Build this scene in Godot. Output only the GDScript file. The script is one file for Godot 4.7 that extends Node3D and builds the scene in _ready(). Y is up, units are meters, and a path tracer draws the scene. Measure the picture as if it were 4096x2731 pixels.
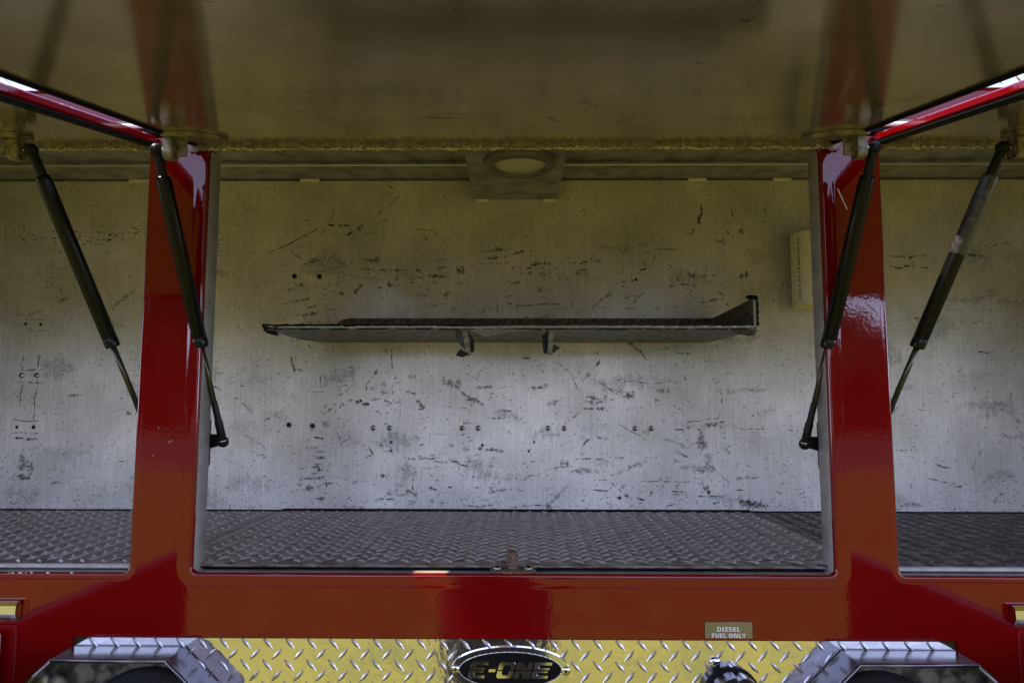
extends Node3D
# Open side compartment of a red fire truck, seen from just outside it.
# Truck frame: x along the truck, y up, z out of the truck's side (side skin at z = 0). Part shapes are given from eye height EY.

const EY := 1.6
const WALL_Z := -0.6218        # back wall of the compartment
const FLOOR_Y := -0.2617
const SILL_Y := -0.2693
const DROOP := 0.2041          # the lift-up doors hang this many radians below level
var truck: Node3D
var rng := RandomNumberGenerator.new()
var M := {}
var W: Node3D


# ---------------------------------------------------------------- small builders
func begin(smooth := false) -> SurfaceTool:
	var st := SurfaceTool.new()
	st.begin(Mesh.PRIMITIVE_TRIANGLES)
	st.set_smooth_group(0 if smooth else -1)
	return st


func commit(called: String, st: SurfaceTool, mat: Material, parent: Node, label := "") -> MeshInstance3D:
	st.generate_normals()
	return place(called, st.commit(), mat, parent, label)


func place(called: String, mesh: Mesh, mat: Material, parent: Node, label := "") -> MeshInstance3D:
	var o := MeshInstance3D.new()
	o.name = called
	o.mesh = mesh
	o.material_override = mat
	parent.add_child(o, true)
	if parent == truck:
		o.position = Vector3(0, EY, 0)
	if label:
		o.set_meta("label", label)
	return o


func poly(st: SurfaceTool, pts: Array, out: Vector3) -> void:
	# a flat convex face turned so that it looks along «out»
	var n := Vector3.ZERO
	for i in pts.size():
		n += pts[i].cross(pts[(i + 1) % pts.size()])
	var flip := n.dot(out) < 0.0
	for i in range(1, pts.size() - 1):
		if flip:
			for k in [0, i, i + 1]: st.add_vertex(pts[k])
		else:
			for k in [0, i + 1, i]: st.add_vertex(pts[k])


func box(st: SurfaceTool, c: Vector3, size: Vector3, bevel := 0.0, b := Basis()) -> void:
	var h := size / 2.0
	var e := Vector3.ONE * bevel
	var corner := func(s: Vector3, axis: int) -> Vector3:
		var v := (h - e) * s
		v[axis] = h[axis] * s[axis]
		return c + b * v
	for a in 3:
		for s in [-1.0, 1.0]:
			var u := (a + 1) % 3
			var w := (a + 2) % 3
			var q := []
			for k in [[-1, -1], [1, -1], [1, 1], [-1, 1]]:
				var sg := Vector3.ZERO
				sg[a] = s
				sg[u] = k[0]
				sg[w] = k[1]
				q.append(corner.call(sg, a))
			var o := Vector3.ZERO
			o[a] = s
			poly(st, q, b * o)
	if bevel <= 0.0:
		return
	for a in 3:
		var u := (a + 1) % 3
		var w := (a + 2) % 3
		for su in [-1.0, 1.0]:
			for sw in [-1.0, 1.0]:
				var p := Vector3.ZERO
				p[u] = su
				p[w] = sw
				var lo := p
				lo[a] = -1
				var hi := p
				hi[a] = 1
				poly(st, [corner.call(lo, u), corner.call(hi, u), corner.call(hi, w), corner.call(lo, w)], b * p)
	for i in 8:
		var s := Vector3(1 if i & 1 else -1, 1 if i & 2 else -1, 1 if i & 4 else -1)
		poly(st, [corner.call(s, 0), corner.call(s, 1), corner.call(s, 2)], b * s)


func along(dir: Vector3) -> Basis:
	# a basis whose y runs along dir
	var y := dir.normalized()
	var x := y.cross(Vector3(0, 0, 1) if absf(y.z) < 0.9 else Vector3(1, 0, 0)).normalized()
	return Basis(x, y, x.cross(y))


func lathe(st: SurfaceTool, prof: Array, xf: Transform3D, n := 24) -> void:
	# prof: Vector2(radius, height), from bottom to top along the local y
	for i in prof.size() - 1:
		for k in n:
			var a0 := TAU * k / n
			var a1 := TAU * (k + 1) / n
			var p := []
			for q in [[prof[i], a0], [prof[i], a1], [prof[i + 1], a1], [prof[i + 1], a0]]:
				p.append(xf * Vector3(q[0].x * cos(q[1]), q[0].y, q[0].x * sin(q[1])))
			var mid := (a0 + a1) / 2.0
			var d: Vector2 = prof[i + 1] - prof[i]
			var out := xf.basis * Vector3(cos(mid) * d.y, -d.x, sin(mid) * d.y)
			var keep := []
			for v in p:
				if keep.is_empty() or (not v.is_equal_approx(keep[-1]) and not v.is_equal_approx(keep[0])):
					keep.append(v)
			if keep.size() >= 3:
				poly2(st, keep, out)


func poly2(st: SurfaceTool, pts: Array, out: Vector3) -> void:
	var n: Vector3 = (pts[1] - pts[0]).cross(pts[2] - pts[0])
	var flip := n.dot(out) < 0.0
	for i in range(1, pts.size() - 1):
		if flip:
			for k in [0, i, i + 1]: st.add_vertex(pts[k])
		else:
			for k in [0, i + 1, i]: st.add_vertex(pts[k])


func rod(st: SurfaceTool, a: Vector3, b: Vector3, ra: float, rb: float, n := 20, soft := 0.0) -> void:
	var l := a.distance_to(b)
	var prof := [Vector2(0, 0), Vector2(ra - soft, 0), Vector2(ra, soft), Vector2(rb, l - soft), Vector2(rb - soft, l), Vector2(0, l)]
	if soft <= 0.0:
		prof = [Vector2(0, 0), Vector2(ra, 0), Vector2(rb, l), Vector2(0, l)]
	lathe(st, prof, Transform3D(along(b - a), a), n)


func ball(st: SurfaceTool, c: Vector3, r: float, squash := Vector3.ONE, n := 16, b := Basis()) -> void:
	var prof := []
	for i in 11:
		var t := PI * i / 10.0
		prof.append(Vector2(r * sin(t), -r * cos(t)))
	prof[0].x = 0.0
	prof[10].x = 0.0
	lathe(st, prof, Transform3D(b.scaled_local(squash), c), n)


func prism(st: SurfaceTool, flat: PackedVector2Array, depth: float, xf: Transform3D, bevel := 0.0) -> void:
	# a flat outline in the local xy plane, from z = 0 to z = depth, its front edge chamfered
	var n := flat.size()
	if Geometry2D.is_polygon_clockwise(flat):
		flat.reverse()
	var top := flat
	if bevel > 0.0:
		var inset := Geometry2D.offset_polygon(flat, -bevel, Geometry2D.JOIN_MITER)
		if inset.size() == 1 and inset[0].size() == n:
			# match the inset's first point to the outline's
			var best := 0
			for i in n:
				if inset[0][i].distance_to(flat[0]) < inset[0][best].distance_to(flat[0]):
					best = i
			top = PackedVector2Array()
			for i in n:
				top.append(inset[0][(i + best) % n])
		else:
			bevel = 0.0
	var idx := Geometry2D.triangulate_polygon(top)
	for i in range(0, idx.size(), 3):
		var f := []
		var k := []
		for j in 3:
			f.append(xf * Vector3(top[idx[i + j]].x, top[idx[i + j]].y, depth))
			k.append(xf * Vector3(top[idx[i + j]].x, top[idx[i + j]].y, 0))
		poly2(st, f, xf.basis.z)
		poly2(st, k, -xf.basis.z)
	for i in n:
		var p := flat[i]
		var q := flat[(i + 1) % n]
		var tp := top[i]
		var tq := top[(i + 1) % n]
		var nv := Vector2(q.y - p.y, p.x - q.x)
		var out := xf.basis * Vector3(nv.x, nv.y, 0)
		poly2(st, [xf * Vector3(p.x, p.y, 0), xf * Vector3(q.x, q.y, 0), xf * Vector3(q.x, q.y, depth - bevel), xf * Vector3(p.x, p.y, depth - bevel)], out)
		if bevel > 0.0:
			poly2(st, [xf * Vector3(p.x, p.y, depth - bevel), xf * Vector3(q.x, q.y, depth - bevel), xf * Vector3(tq.x, tq.y, depth), xf * Vector3(tp.x, tp.y, depth)], out + xf.basis.z)


func ellipse(a: float, b: float, n := 48, c := Vector2.ZERO) -> PackedVector2Array:
	var out := PackedVector2Array()
	for i in n:
		out.append(c + Vector2(a * cos(TAU * i / n), b * sin(TAU * i / n)))
	return out


func rrect(x0: float, y0: float, x1: float, y1: float, r: float, n := 6) -> PackedVector2Array:
	# counterclockwise from the lower left corner's arc; n steps for each corner
	var out := PackedVector2Array()
	var cs := [[Vector2(x0 + r, y0 + r), PI], [Vector2(x1 - r, y0 + r), PI * 1.5], [Vector2(x1 - r, y1 - r), 0.0], [Vector2(x0 + r, y1 - r), PI * 0.5]]
	for c in cs:
		for i in n + 1:
			var a: float = c[1] + PI / 2 * i / n
			out.append(c[0] + r * Vector2(cos(a), sin(a)))
	return out


func bead(st: SurfaceTool, a: Vector3, b: Vector3, r: float, lumps: int, flat := 0.6) -> void:
	# a short weld: overlapping scales
	for i in lumps:
		var c := a.lerp(b, (i + 0.5) / lumps)
		c += Vector3(0, rng.randf_range(-1, 1) * r * 0.2, 0)
		ball(st, c, r * rng.randf_range(0.85, 1.15), Vector3(0.85, rng.randf_range(0.85, 1.1), flat), 10, Basis(Vector3(0, 0, 1), rng.randf_range(-0.5, 0.5)))


func worn_lugs(parent: Node, st: SurfaceTool, m: String) -> void:
	commit("tread_lugs", st, M[m], parent).set_meta("kind", "stuff")


func tread(st: SurfaceTool, x0: float, x1: float, y0: float, y1: float, at: Vector2, pitch: Vector2, xf: Transform3D, length := 0.0262, wide := 0.0068, high := 0.0016, worn := 0.0) -> void:
	# lugs of a tread plate, alternately leaning left and right, pressed up out of the local xy plane
	var nx := int((x1 - x0) / pitch.x) + 2
	var ny := int((y1 - y0) / pitch.y) + 2
	for j in ny * 2:
		for i in nx:
			var c := Vector2(at.x + floorf((x0 - at.x) / pitch.x) * pitch.x, at.y + floorf((y0 - at.y) / pitch.y) * pitch.y)
			c += Vector2(i * pitch.x + (pitch.x * 0.45 if j % 2 else 0.0), j * pitch.y * 0.5)
			if c.x < x0 + 0.004 or c.x > x1 - 0.004 or c.y < y0 or c.y > y1:
				continue
			var lean := deg_to_rad(47.0) * (1.0 if j % 2 else -1.0)
			lug(st, c, lean, length, wide, high * (1.0 - worn * rng.randf()), xf, Vector2(x0, y0), Vector2(x1, y1))


func lug(st: SurfaceTool, c: Vector2, lean: float, length: float, wide: float, high: float, xf: Transform3D, lo: Vector2, hi: Vector2) -> void:
	var u := Vector2(cos(lean), sin(lean))
	var v := Vector2(-u.y, u.x)
	var rows := []
	for k in [[-1.0, 0.0, 0.0], [-0.55, 0.62, 0.8], [-0.1, 0.92, 1.0], [0.1, 1.0, 1.0], [0.55, 0.62, 0.8], [1.0, 0.0, 0.0]]:
		var p: Vector2 = c + u * (k[0] * length / 2)
		var s: Vector2 = v * (k[1] * wide / 2)
		var row := []
		for q in [[p - s, -0.0001], [p - s * 0.25, high * k[2]], [p + s * 0.25, high * k[2]], [p + s, -0.0001]]:
			var w: Vector2 = q[0].clamp(lo, hi)
			row.append(xf * Vector3(w.x, w.y, q[1]))
		rows.append(row)
	for i in rows.size() - 1:
		for k in 3:
			poly2(st, [rows[i][k], rows[i + 1][k], rows[i + 1][k + 1], rows[i][k + 1]] if i < rows.size() - 2 else [rows[i][k], rows[i + 1][k], rows[i][k + 1]], xf.basis.z)


func rail(st: SurfaceTool, pts: Array, r: float) -> void:
	# a thin round edge along a line of points
	for i in pts.size() - 1:
		rod(st, pts[i], pts[i + 1], r, r, 10)
	for p in pts:
		ball(st, p, r, Vector3.ONE, 10)


# ---------------------------------------------------------------- textures
class Canvas:
	var a := PackedFloat32Array()   # wear: above 0 darker, below 0 lighter
	var w: int
	var h: int
	var x0: float
	var y0: float
	var k: float                    # pixels for each millimetre
	func _init(left: float, top: float, wide: float, high: float, pixels: int) -> void:
		w = pixels
		k = pixels / wide
		h = int(high * k)
		x0 = left
		y0 = top
		a.resize(w * h)


var grit := FastNoiseLite.new()


func scuff(c: Canvas, xa: float, ya: float, xb: float, yb: float, wide: float, dark: float) -> void:
	# a rubbed mark from (xa, ya) to (xb, yb), in millimetres, broken up along its way
	var p := Vector2((xa - c.x0) * c.k, (c.y0 - ya) * c.k)
	var q := Vector2((xb - c.x0) * c.k, (c.y0 - yb) * c.k)
	var r := maxf(wide * c.k / 2.0 * (1.15 if dark > 0.35 else 1.0), 0.8)
	var l := maxf(p.distance_to(q), 0.01)
	var d := (q - p) / l
	var bend := minf(l * 0.045, 4.0)
	for y in range(maxi(0, int(minf(p.y, q.y) - r * 2 - bend * 0.7 - 1)), mini(c.h, int(maxf(p.y, q.y) + r * 2 + bend * 0.7 + 2))):
		for x in range(maxi(0, int(minf(p.x, q.x) - r * 2 - bend * 0.7 - 1)), mini(c.w, int(maxf(p.x, q.x) + r * 2 + bend * 0.7 + 2))):
			var v := Vector2(x, y) - p
			var t := v.dot(d)
			var s := absf(v.cross(d) + grit.get_noise_2d(x * 0.25, y * 0.25) * r * 0.9 + bend * grit.get_noise_2d(p.x + t * 9.0 / l, p.y))
			var over := maxf(maxf(-t, t - l), 0.0)
			var tt := clampf(t / l, 0.0, 1.0)
			var taper := sqrt(maxf(4.0 * tt * (1.0 - tt), 0.0)) if l > r * 3.0 else 1.0
			var rough := grit.get_noise_2d(p.x * 3.0 + t * 0.8, p.y * 3.0)
			s = sqrt(s * s + over * over) / (r * (0.35 + 0.7 * taper) * (0.85 + 0.9 * rough))
			if s >= 1.3:
				continue
			var n := grit.get_noise_2d(x + 700.0, y * 1.4) * 0.7 + grit.get_noise_2d(x * 2.6, y * 2.6 + 300.0) * 0.5 + 0.62
			if r < 1.6:
				n = 0.55 + 0.45 * n
			if l > 22.0 and r < 4.0:
				n *= clampf(0.95 + 2.0 * grit.get_noise_2d(p.x + t * 0.55, p.y + 90.0), 0.0, 1.0)
			var m := clampf((1.3 - s) * 1.2, 0.0, 1.0) * clampf(n * 1.3, 0.0, 1.0) * minf(dark * (1.0 if dark < 0.0 else (1.6 if r > 1.5 else 1.3)), 1.0)
			var i := y * c.w + x
			if m > 0.0:
				c.a[i] = maxf(c.a[i], 0.0) + m * (1.0 - maxf(c.a[i], 0.0))
			else:
				c.a[i] = minf(c.a[i], m)


func noise(kind: int, freq: float, octaves: int, sd: int) -> FastNoiseLite:
	var n := FastNoiseLite.new()
	n.noise_type = kind
	n.frequency = freq
	n.fractal_octaves = octaves
	n.seed = sd
	return n


func finish(c: Canvas, base: Color, dirt: Color, blotch: float, streak: float, sd: int, upright := true) -> ImageTexture:
	# cloudy soiling, fine brushing and the marks, over the metal's own colour
	var big := noise(FastNoiseLite.TYPE_SIMPLEX_SMOOTH, 0.006, 5, sd).get_image(c.w, c.h, false, false, false).get_data()
	var fine := noise(FastNoiseLite.TYPE_SIMPLEX, 0.28, 3, sd + 1).get_image(c.w, c.h, false, false, false).get_data()
	var mid := noise(FastNoiseLite.TYPE_SIMPLEX, 0.035, 4, sd + 4).get_image(c.w, c.h, false, false, false).get_data()
	var strip: Image
	if upright:
		strip = noise(FastNoiseLite.TYPE_SIMPLEX, 0.16, 3, sd + 2).get_image(c.w, maxi(c.h / 24, 4), false, false, false)
	else:
		strip = noise(FastNoiseLite.TYPE_SIMPLEX, 0.16, 3, sd + 2).get_image(c.w / 24, c.h, false, false, false)
	strip.resize(c.w, c.h, Image.INTERPOLATE_CUBIC)
	var brushed := strip.get_data()
	var out := PackedByteArray()
	out.resize(c.w * c.h * 3)
	for i in c.w * c.h:
		var b := (big[i] / 255.0 - 0.5) * blotch
		var l := 1.0 + b + (brushed[i] / 255.0 - 0.5) * streak + (fine[i] / 255.0 - 0.5) * 0.13 + (mid[i] / 255.0 - 0.5) * blotch * 0.3
		var m := c.a[i]
		if fine[i] > 196 and mid[i] > 150 and m >= 0.0:   # pits
			m = maxf(m, (fine[i] - 186) * 0.012)
		var r := base.r * l
		var g := base.g * l
		var u := base.b * (l - maxf(-b, 0.0) * 0.25)
		if m > 0.0:
			r = lerpf(r, dirt.r, m)
			g = lerpf(g, dirt.g, m)
			u = lerpf(u, dirt.b, m)
		elif m < 0.0:
			r = lerpf(r, 0.85, -m)
			g = lerpf(g, 0.84, -m)
			u = lerpf(u, 0.8, -m)
		out[i * 3] = clampi(int(r * 255.0), 0, 255)
		out[i * 3 + 1] = clampi(int(g * 255.0), 0, 255)
		out[i * 3 + 2] = clampi(int(u * 255.0), 0, 255)
	return ImageTexture.create_from_image(Image.create_from_data(c.w, c.h, false, Image.FORMAT_RGB8, out))


func cloth(size: int, freq: float, octaves: int, sd: int, ramp: Array) -> ImageTexture:
	# a seamless noise coloured through a ramp of [place, colour]
	var g := Gradient.new()
	g.offsets = PackedFloat32Array(ramp.map(func(x): return x[0]))
	g.colors = PackedColorArray(ramp.map(func(x): return x[1]))
	var table := PackedByteArray()
	for i in 256:
		var c := g.sample(i / 255.0)
		table.append_array(PackedByteArray([int(c.r * 255), int(c.g * 255), int(c.b * 255)]))
	var src := noise(FastNoiseLite.TYPE_SIMPLEX_SMOOTH, freq, octaves, sd).get_seamless_image(size, size).get_data()
	var out := PackedByteArray()
	out.resize(size * size * 3)
	for i in size * size:
		var k := src[i] * 3
		out[i * 3] = table[k]
		out[i * 3 + 1] = table[k + 1]
		out[i * 3 + 2] = table[k + 2]
	return ImageTexture.create_from_image(Image.create_from_data(size, size, false, Image.FORMAT_RGB8, out))


func mat(called: String, col: Color, rough: float, metal := 0.0, spec := 0.5) -> StandardMaterial3D:
	# col holds real-world (linear) base colour
	var m := StandardMaterial3D.new()
	m.resource_name = called
	m.albedo_color = col.linear_to_srgb()
	m.roughness = rough
	m.metallic = metal
	m.metallic_specular = spec
	M[called] = m
	return m


func covered(m: StandardMaterial3D, t: Texture2D, per_metre: float) -> void:
	m.albedo_texture = t
	m.albedo_color = Color.WHITE
	m.uv1_triplanar = true
	m.uv1_world_triplanar = true
	m.uv1_scale = Vector3.ONE * per_metre


func bump(m: StandardMaterial3D, t: Texture2D, cm: float, per_metre := 0.0) -> void:
	m.heightmap_enabled = true
	m.heightmap_texture = t
	m.heightmap_scale = cm
	if per_metre > 0.0:
		m.uv1_triplanar = true
		m.uv1_world_triplanar = true
		m.uv1_scale = Vector3.ONE * per_metre


func grey(v: float) -> Color:
	return Color(v, v, v)


func wall_marks(w: Canvas) -> void:
	scuff(w, -662, 389, -512, 459, 1.9, 0.7)
	scuff(w, -495, 470, -483, 507, 1.6, 0.6)
	scuff(w, -498, 468, -439, 466, 3.9, 0.6)
	scuff(w, -527, 426, -505, 456, 2.6, 0.5)
	scuff(w, -448, 438, -409, 469, 5.2, 0.9)
	scuff(w, -431, 432, -412, 463, 1.0, 0.7)
	scuff(w, -412, 448, -374, 443, 1.0, 0.6)
	scuff(w, -386, 480, -309, 544, 1.0, 0.6)
	scuff(w, -376, 469, -346, 481, 2.6, 0.4)
	scuff(w, -572, 359, -506, 379, 1.6, 0.6)
	scuff(w, -614, 361, -598, 359, 1.3, 0.5)
	scuff(w, -273, 456, -220, 451, 1.6, 0.4)
	scuff(w, -224, 449, -194, 422, 1.6, 0.6)
	scuff(w, -280, 436, -273, 422, 1.6, 0.5)
	scuff(w, -245, 434, -242, 434, 4.5, 0.7)
	scuff(w, -436, 364, -428, 371, 1.9, 0.8)
	scuff(w, -401, 377, -363, 377, 14.5, 0.3)
	scuff(w, -406, 349, -291, 347, 5.2, 0.4)
	scuff(w, -322, 324, -314, 331, 2.3, 0.9)
	scuff(w, -298, 337, -290, 341, 1.6, 0.9)
	scuff(w, -245, 332, -189, 330, 7.1, 0.4)
	scuff(w, -294, 322, -245, 329, 1.6, 0.4)
	scuff(w, -281, 316, -273, 314, 1.6, 0.8)
	scuff(w, -101, 394, -22, 404, 3.9, 0.4)
	scuff(w, -95, 379, -36, 382, 4.5, 0.4)
	scuff(w, -108, 365, -26, 367, 3.2, 0.3)
	scuff(w, -88, 402, -39, 405, 6.5, 0.3)
	scuff(w, -216, 375, -170, 375, 2.6, 0.3)
	scuff(w, -596, 293, -589, 299, 3.2, 0.5)
	scuff(w, -568, 230, -512, 240, 7.7, 0.4)
	scuff(w, -549, 250, -523, 256, 4.5, 0.4)
	scuff(w, -605, 259, -539, 276, 6.5, 0.4)
	scuff(w, -580, 309, -550, 312, 8.1, 0.3)
	scuff(w, -493, 245, -473, 246, 1.3, 0.6)
	scuff(w, -484, 289, -474, 294, 2.6, 0.5)
	scuff(w, -425, 271, -423, 263, 1.6, 0.7)
	scuff(w, -58, 259, -58, 240, 1.9, 0.5)
	scuff(w, -34, 263, -20, 258, 2.3, 0.9)
	scuff(w, -584, 125, -572, 88, 2.6, 0.7)
	scuff(w, -327, 145, -325, 93, 1.6, 0.5)
	scuff(w, -500, 142, -485, 143, 1.6, 0.9)
	scuff(w, -478, 181, -476, 136, 1.6, 0.7)
	scuff(w, -544, 161, -533, 145, 1.9, 0.5)
	scuff(w, -342, 145, -340, 135, 3.2, 0.4)
	scuff(w, -367, 80, -362, 93, 2.3, 0.6)
	scuff(w, -452, 322, -448, 312, 1.3, -0.6)
	scuff(w, -425, 278, -408, 278, 1.0, -0.6)
	scuff(w, -406, 342, -383, 342, 1.6, -0.5)
	scuff(w, 467, 519, 470, 498, 4.5, 0.6)
	scuff(w, 470, 498, 459, 468, 6.5, 0.6)
	scuff(w, 459, 468, 439, 438, 5.2, 0.4)
	scuff(w, 420, 442, 446, 443, 1.9, 0.5)
	scuff(w, 546, 508, 550, 485, 2.3, 0.5)
	scuff(w, 565, 448, 569, 448, 8.4, 0.7)
	scuff(w, 534, 451, 537, 438, 4.5, 0.3)
	scuff(w, 512, 421, 522, 421, 16.1, 0.2)
	scuff(w, 629, 508, 638, 491, 3.2, 0.6)
	scuff(w, 275, 413, 283, 398, 1.3, 0.6)
	scuff(w, 282, 415, 291, 402, 1.3, 0.6)
	scuff(w, 265, 408, 273, 393, 1.3, 0.6)
	scuff(w, 257, 403, 262, 390, 1.3, 0.6)
	scuff(w, 270, 412, 278, 395, 1.3, 0.7)
	scuff(w, 341, 428, 343, 422, 2.6, 0.6)
	scuff(w, 324, 392, 335, 393, 2.3, 0.6)
	scuff(w, 348, 388, 336, 357, 2.3, 0.7)
	scuff(w, 307, 348, 323, 352, 3.2, 0.7)
	scuff(w, 315, 368, 320, 362, 8.4, 0.3)
	scuff(w, 292, 322, 296, 323, 8.4, 0.8)
	scuff(w, 281, 372, 283, 378, 2.6, 0.5)
	scuff(w, 155, 363, 173, 370, 5.8, 0.7)
	scuff(w, 181, 378, 183, 378, 3.5, 0.9)
	scuff(w, 182, 368, 183, 368, 2.9, 0.9)
	scuff(w, 189, 372, 206, 372, 5.8, 0.3)
	scuff(w, 26, 365, 78, 365, 7.7, 0.4)
	scuff(w, 13, 355, 88, 350, 6.5, 0.3)
	scuff(w, 137, 349, 202, 342, 5.2, 0.3)
	scuff(w, -18, 353, -16, 353, 3.9, 0.9)
	scuff(w, 0, 356, 2, 356, 3.9, 0.9)
	scuff(w, 5, 339, 7, 339, 4.2, 0.9)
	scuff(w, 24, 341, 28, 341, 4.2, 0.9)
	scuff(w, 91, 355, 93, 350, 3.9, 0.8)
	scuff(w, 97, 334, 104, 317, 1.9, 0.7)
	scuff(w, 122, 329, 122, 324, 1.3, 0.7)
	scuff(w, 407, 312, 449, 309, 3.2, 0.6)
	scuff(w, 401, 338, 406, 315, 2.6, 0.4)
	scuff(w, 380, 362, 392, 352, 1.3, 0.6)
	scuff(w, 436, 299, 437, 277, 1.9, 0.5)
	scuff(w, 268, 274, 288, 282, 1.3, 0.6)
	scuff(w, 299, 273, 319, 292, 1.0, 0.4)
	scuff(w, -20, 258, 107, 256, 1.9, 0.9)
	scuff(w, 270, 248, 292, 250, 1.6, 0.5)
	scuff(w, 461, 263, 513, 272, 6.5, 0.3)
	scuff(w, 391, 253, 404, 253, 3.2, 0.4)
	scuff(w, 529, 263, 532, 254, 1.3, 0.8)
	scuff(w, 492, 332, 499, 338, 3.2, 0.6)
	scuff(w, 193, 100, 202, 119, 2.6, 0.6)
	scuff(w, 192, 134, 200, 137, 3.2, 0.5)
	scuff(w, 6, 121, 29, 121, 3.2, 0.5)
	scuff(w, 368, 147, 378, 148, 1.9, 0.4)
	scuff(w, 397, 134, 431, 134, 3.9, 0.5)
	scuff(w, 499, 155, 500, 147, 2.3, 0.5)
	scuff(w, -583, 108, -573, 87, 2.0, 0.7)
	scuff(w, -506, 91, -507, 47, 1.4, 0.8)
	scuff(w, -461, 80, -461, 71, 1.7, 0.6)
	scuff(w, -469, 50, -438, 52, 2.5, 0.5)
	scuff(w, -538, 33, -496, 36, 1.7, 0.4)
	scuff(w, -462, 25, -448, 34, 1.4, 0.8)
	scuff(w, -458, 44, -452, 41, 2.3, 0.8)
	scuff(w, -459, -6, -444, 8, 6.2, 0.4)
	scuff(w, -444, 8, -424, 16, 5.1, 0.3)
	scuff(w, -489, -15, -475, -4, 6.2, 0.4)
	scuff(w, -416, 9, -400, 12, 5.6, 1.0)
	scuff(w, -399, 6, -383, 5, 7.3, 0.7)
	scuff(w, -344, 13, -325, 8, 4.0, 0.8)
	scuff(w, -378, 16, -357, 18, 4.5, 0.3)
	scuff(w, -364, 91, -369, 80, 4.0, 0.6)
	scuff(w, -372, 75, -389, 56, 2.0, 0.5)
	scuff(w, -389, 56, -389, 25, 1.7, 0.4)
	scuff(w, -314, 76, -325, 44, 2.0, 0.6)
	scuff(w, -325, 43, -321, 28, 2.0, 0.5)
	scuff(w, -326, 135, -325, 91, 1.7, 0.5)
	scuff(w, -304, 22, -302, -26, 2.8, 0.4)
	scuff(w, -185, 59, -162, 56, 22.6, 0.3)
	scuff(w, -176, 67, -173, 45, 14.1, 0.3)
	scuff(w, -289, 36, -263, 30, 4.5, 0.4)
	scuff(w, -140, 84, -97, 59, 1.7, 0.4)
	scuff(w, -346, 35, -340, 35, 12.4, 0.2)
	scuff(w, -257, -8, -246, -8, 2.3, 0.8)
	scuff(w, -77, 31, -66, 32, 1.7, 0.8)
	scuff(w, -77, 22, -70, 23, 1.7, 0.8)
	scuff(w, -60, 23, -56, 24, 1.7, 0.8)
	scuff(w, -142, 17, -125, 16, 2.5, 0.6)
	scuff(w, -49, -9, -21, -13, 5.1, 0.4)
	scuff(w, -96, -31, -35, -30, 5.1, 0.3)
	scuff(w, -462, -65, -447, -99, 1.7, 0.7)
	scuff(w, -518, -79, -496, -82, 3.4, 0.8)
	scuff(w, -497, -40, -482, -51, 11.3, 0.2)
	scuff(w, -512, -113, -488, -114, 1.4, 0.6)
	scuff(w, -523, -125, -492, -127, 1.7, 0.6)
	scuff(w, -517, -130, -489, -132, 2.3, 0.8)
	scuff(w, -519, -146, -497, -145, 4.0, 0.4)
	scuff(w, -522, -153, -488, -153, 5.1, 0.5)
	scuff(w, -519, -158, -494, -160, 4.0, 0.6)
	scuff(w, -516, -164, -502, -164, 2.8, 0.5)
	scuff(w, -524, -168, -507, -169, 1.4, 0.5)
	scuff(w, -552, -183, -493, -179, 1.4, 0.8)
	scuff(w, -510, -179, -490, -175, 2.3, 0.6)
	scuff(w, -487, -182, -485, -208, 1.7, 0.7)
	scuff(w, -495, -194, -465, -193, 2.8, 0.5)
	scuff(w, -326, -91, -324, -91, 3.4, 0.9)
	scuff(w, -328, -103, -322, -103, 2.0, 0.9)
	scuff(w, -327, -111, -324, -111, 3.7, 0.9)
	scuff(w, -352, -98, -347, -98, 1.4, 0.8)
	scuff(w, -382, -104, -369, -121, 2.3, 0.8)
	scuff(w, -369, -121, -390, -130, 1.4, 0.7)
	scuff(w, -102, -104, -99, -103, 6.8, 0.9)
	scuff(w, -96, -97, -94, -96, 5.6, 0.9)
	scuff(w, -93, -110, -40, -113, 7.3, 0.4)
	scuff(w, -292, -130, -208, -133, 2.5, 1.0)
	scuff(w, -261, -127, -186, -129, 1.4, 0.6)
	scuff(w, -216, -138, -138, -139, 2.3, 1.0)
	scuff(w, -138, -139, -110, -137, 1.1, 0.6)
	scuff(w, -157, -144, -129, -151, 1.1, 0.7)
	scuff(w, -113, -134, -112, -151, 2.8, 0.4)
	scuff(w, -347, -170, -339, -170, 13.5, 0.4)
	scuff(w, -270, -195, -267, -209, 1.7, 0.8)
	scuff(w, -227, -206, -204, -209, 6.2, 0.9)
	scuff(w, -179, -201, -168, -201, 3.4, 0.6)
	scuff(w, -514, -230, -487, -229, 1.7, 0.8)
	scuff(w, -430, -231, -423, -227, 1.7, 0.8)
	scuff(w, -366, -231, -288, -231, 2.0, 0.7)
	scuff(w, -137, -231, -81, -233, 1.7, 0.8)
	scuff(w, -131, -248, -67, -248, 1.7, 0.7)
	scuff(w, -79, -216, -20, -205, 7.3, 0.3)
	scuff(w, -130, -90, -116, -81, 1.4, 0.4)
	scuff(w, 202, 117, 194, 85, 3.4, 0.7)
	scuff(w, 194, 85, 183, 51, 2.0, 0.5)
	scuff(w, 91, 113, 127, 84, 1.7, 0.5)
	scuff(w, 127, 84, 151, 35, 1.7, 0.5)
	scuff(w, 245, 66, 300, 60, 2.0, 0.9)
	scuff(w, 300, 59, 369, 57, 1.1, 0.5)
	scuff(w, 140, 93, 155, 80, 0.8, -0.7)
	scuff(w, 155, 80, 172, 76, 0.8, -0.7)
	scuff(w, 174, 100, 171, 76, 1.4, -0.6)
	scuff(w, 119, 116, 127, 113, 1.1, -0.7)
	scuff(w, 248, 45, 273, 31, 2.3, 0.5)
	scuff(w, 270, 28, 279, 28, 12.4, 0.5)
	scuff(w, 165, 10, 215, 10, 7.3, 0.4)
	scuff(w, 158, -4, 214, -4, 6.8, 0.4)
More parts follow.
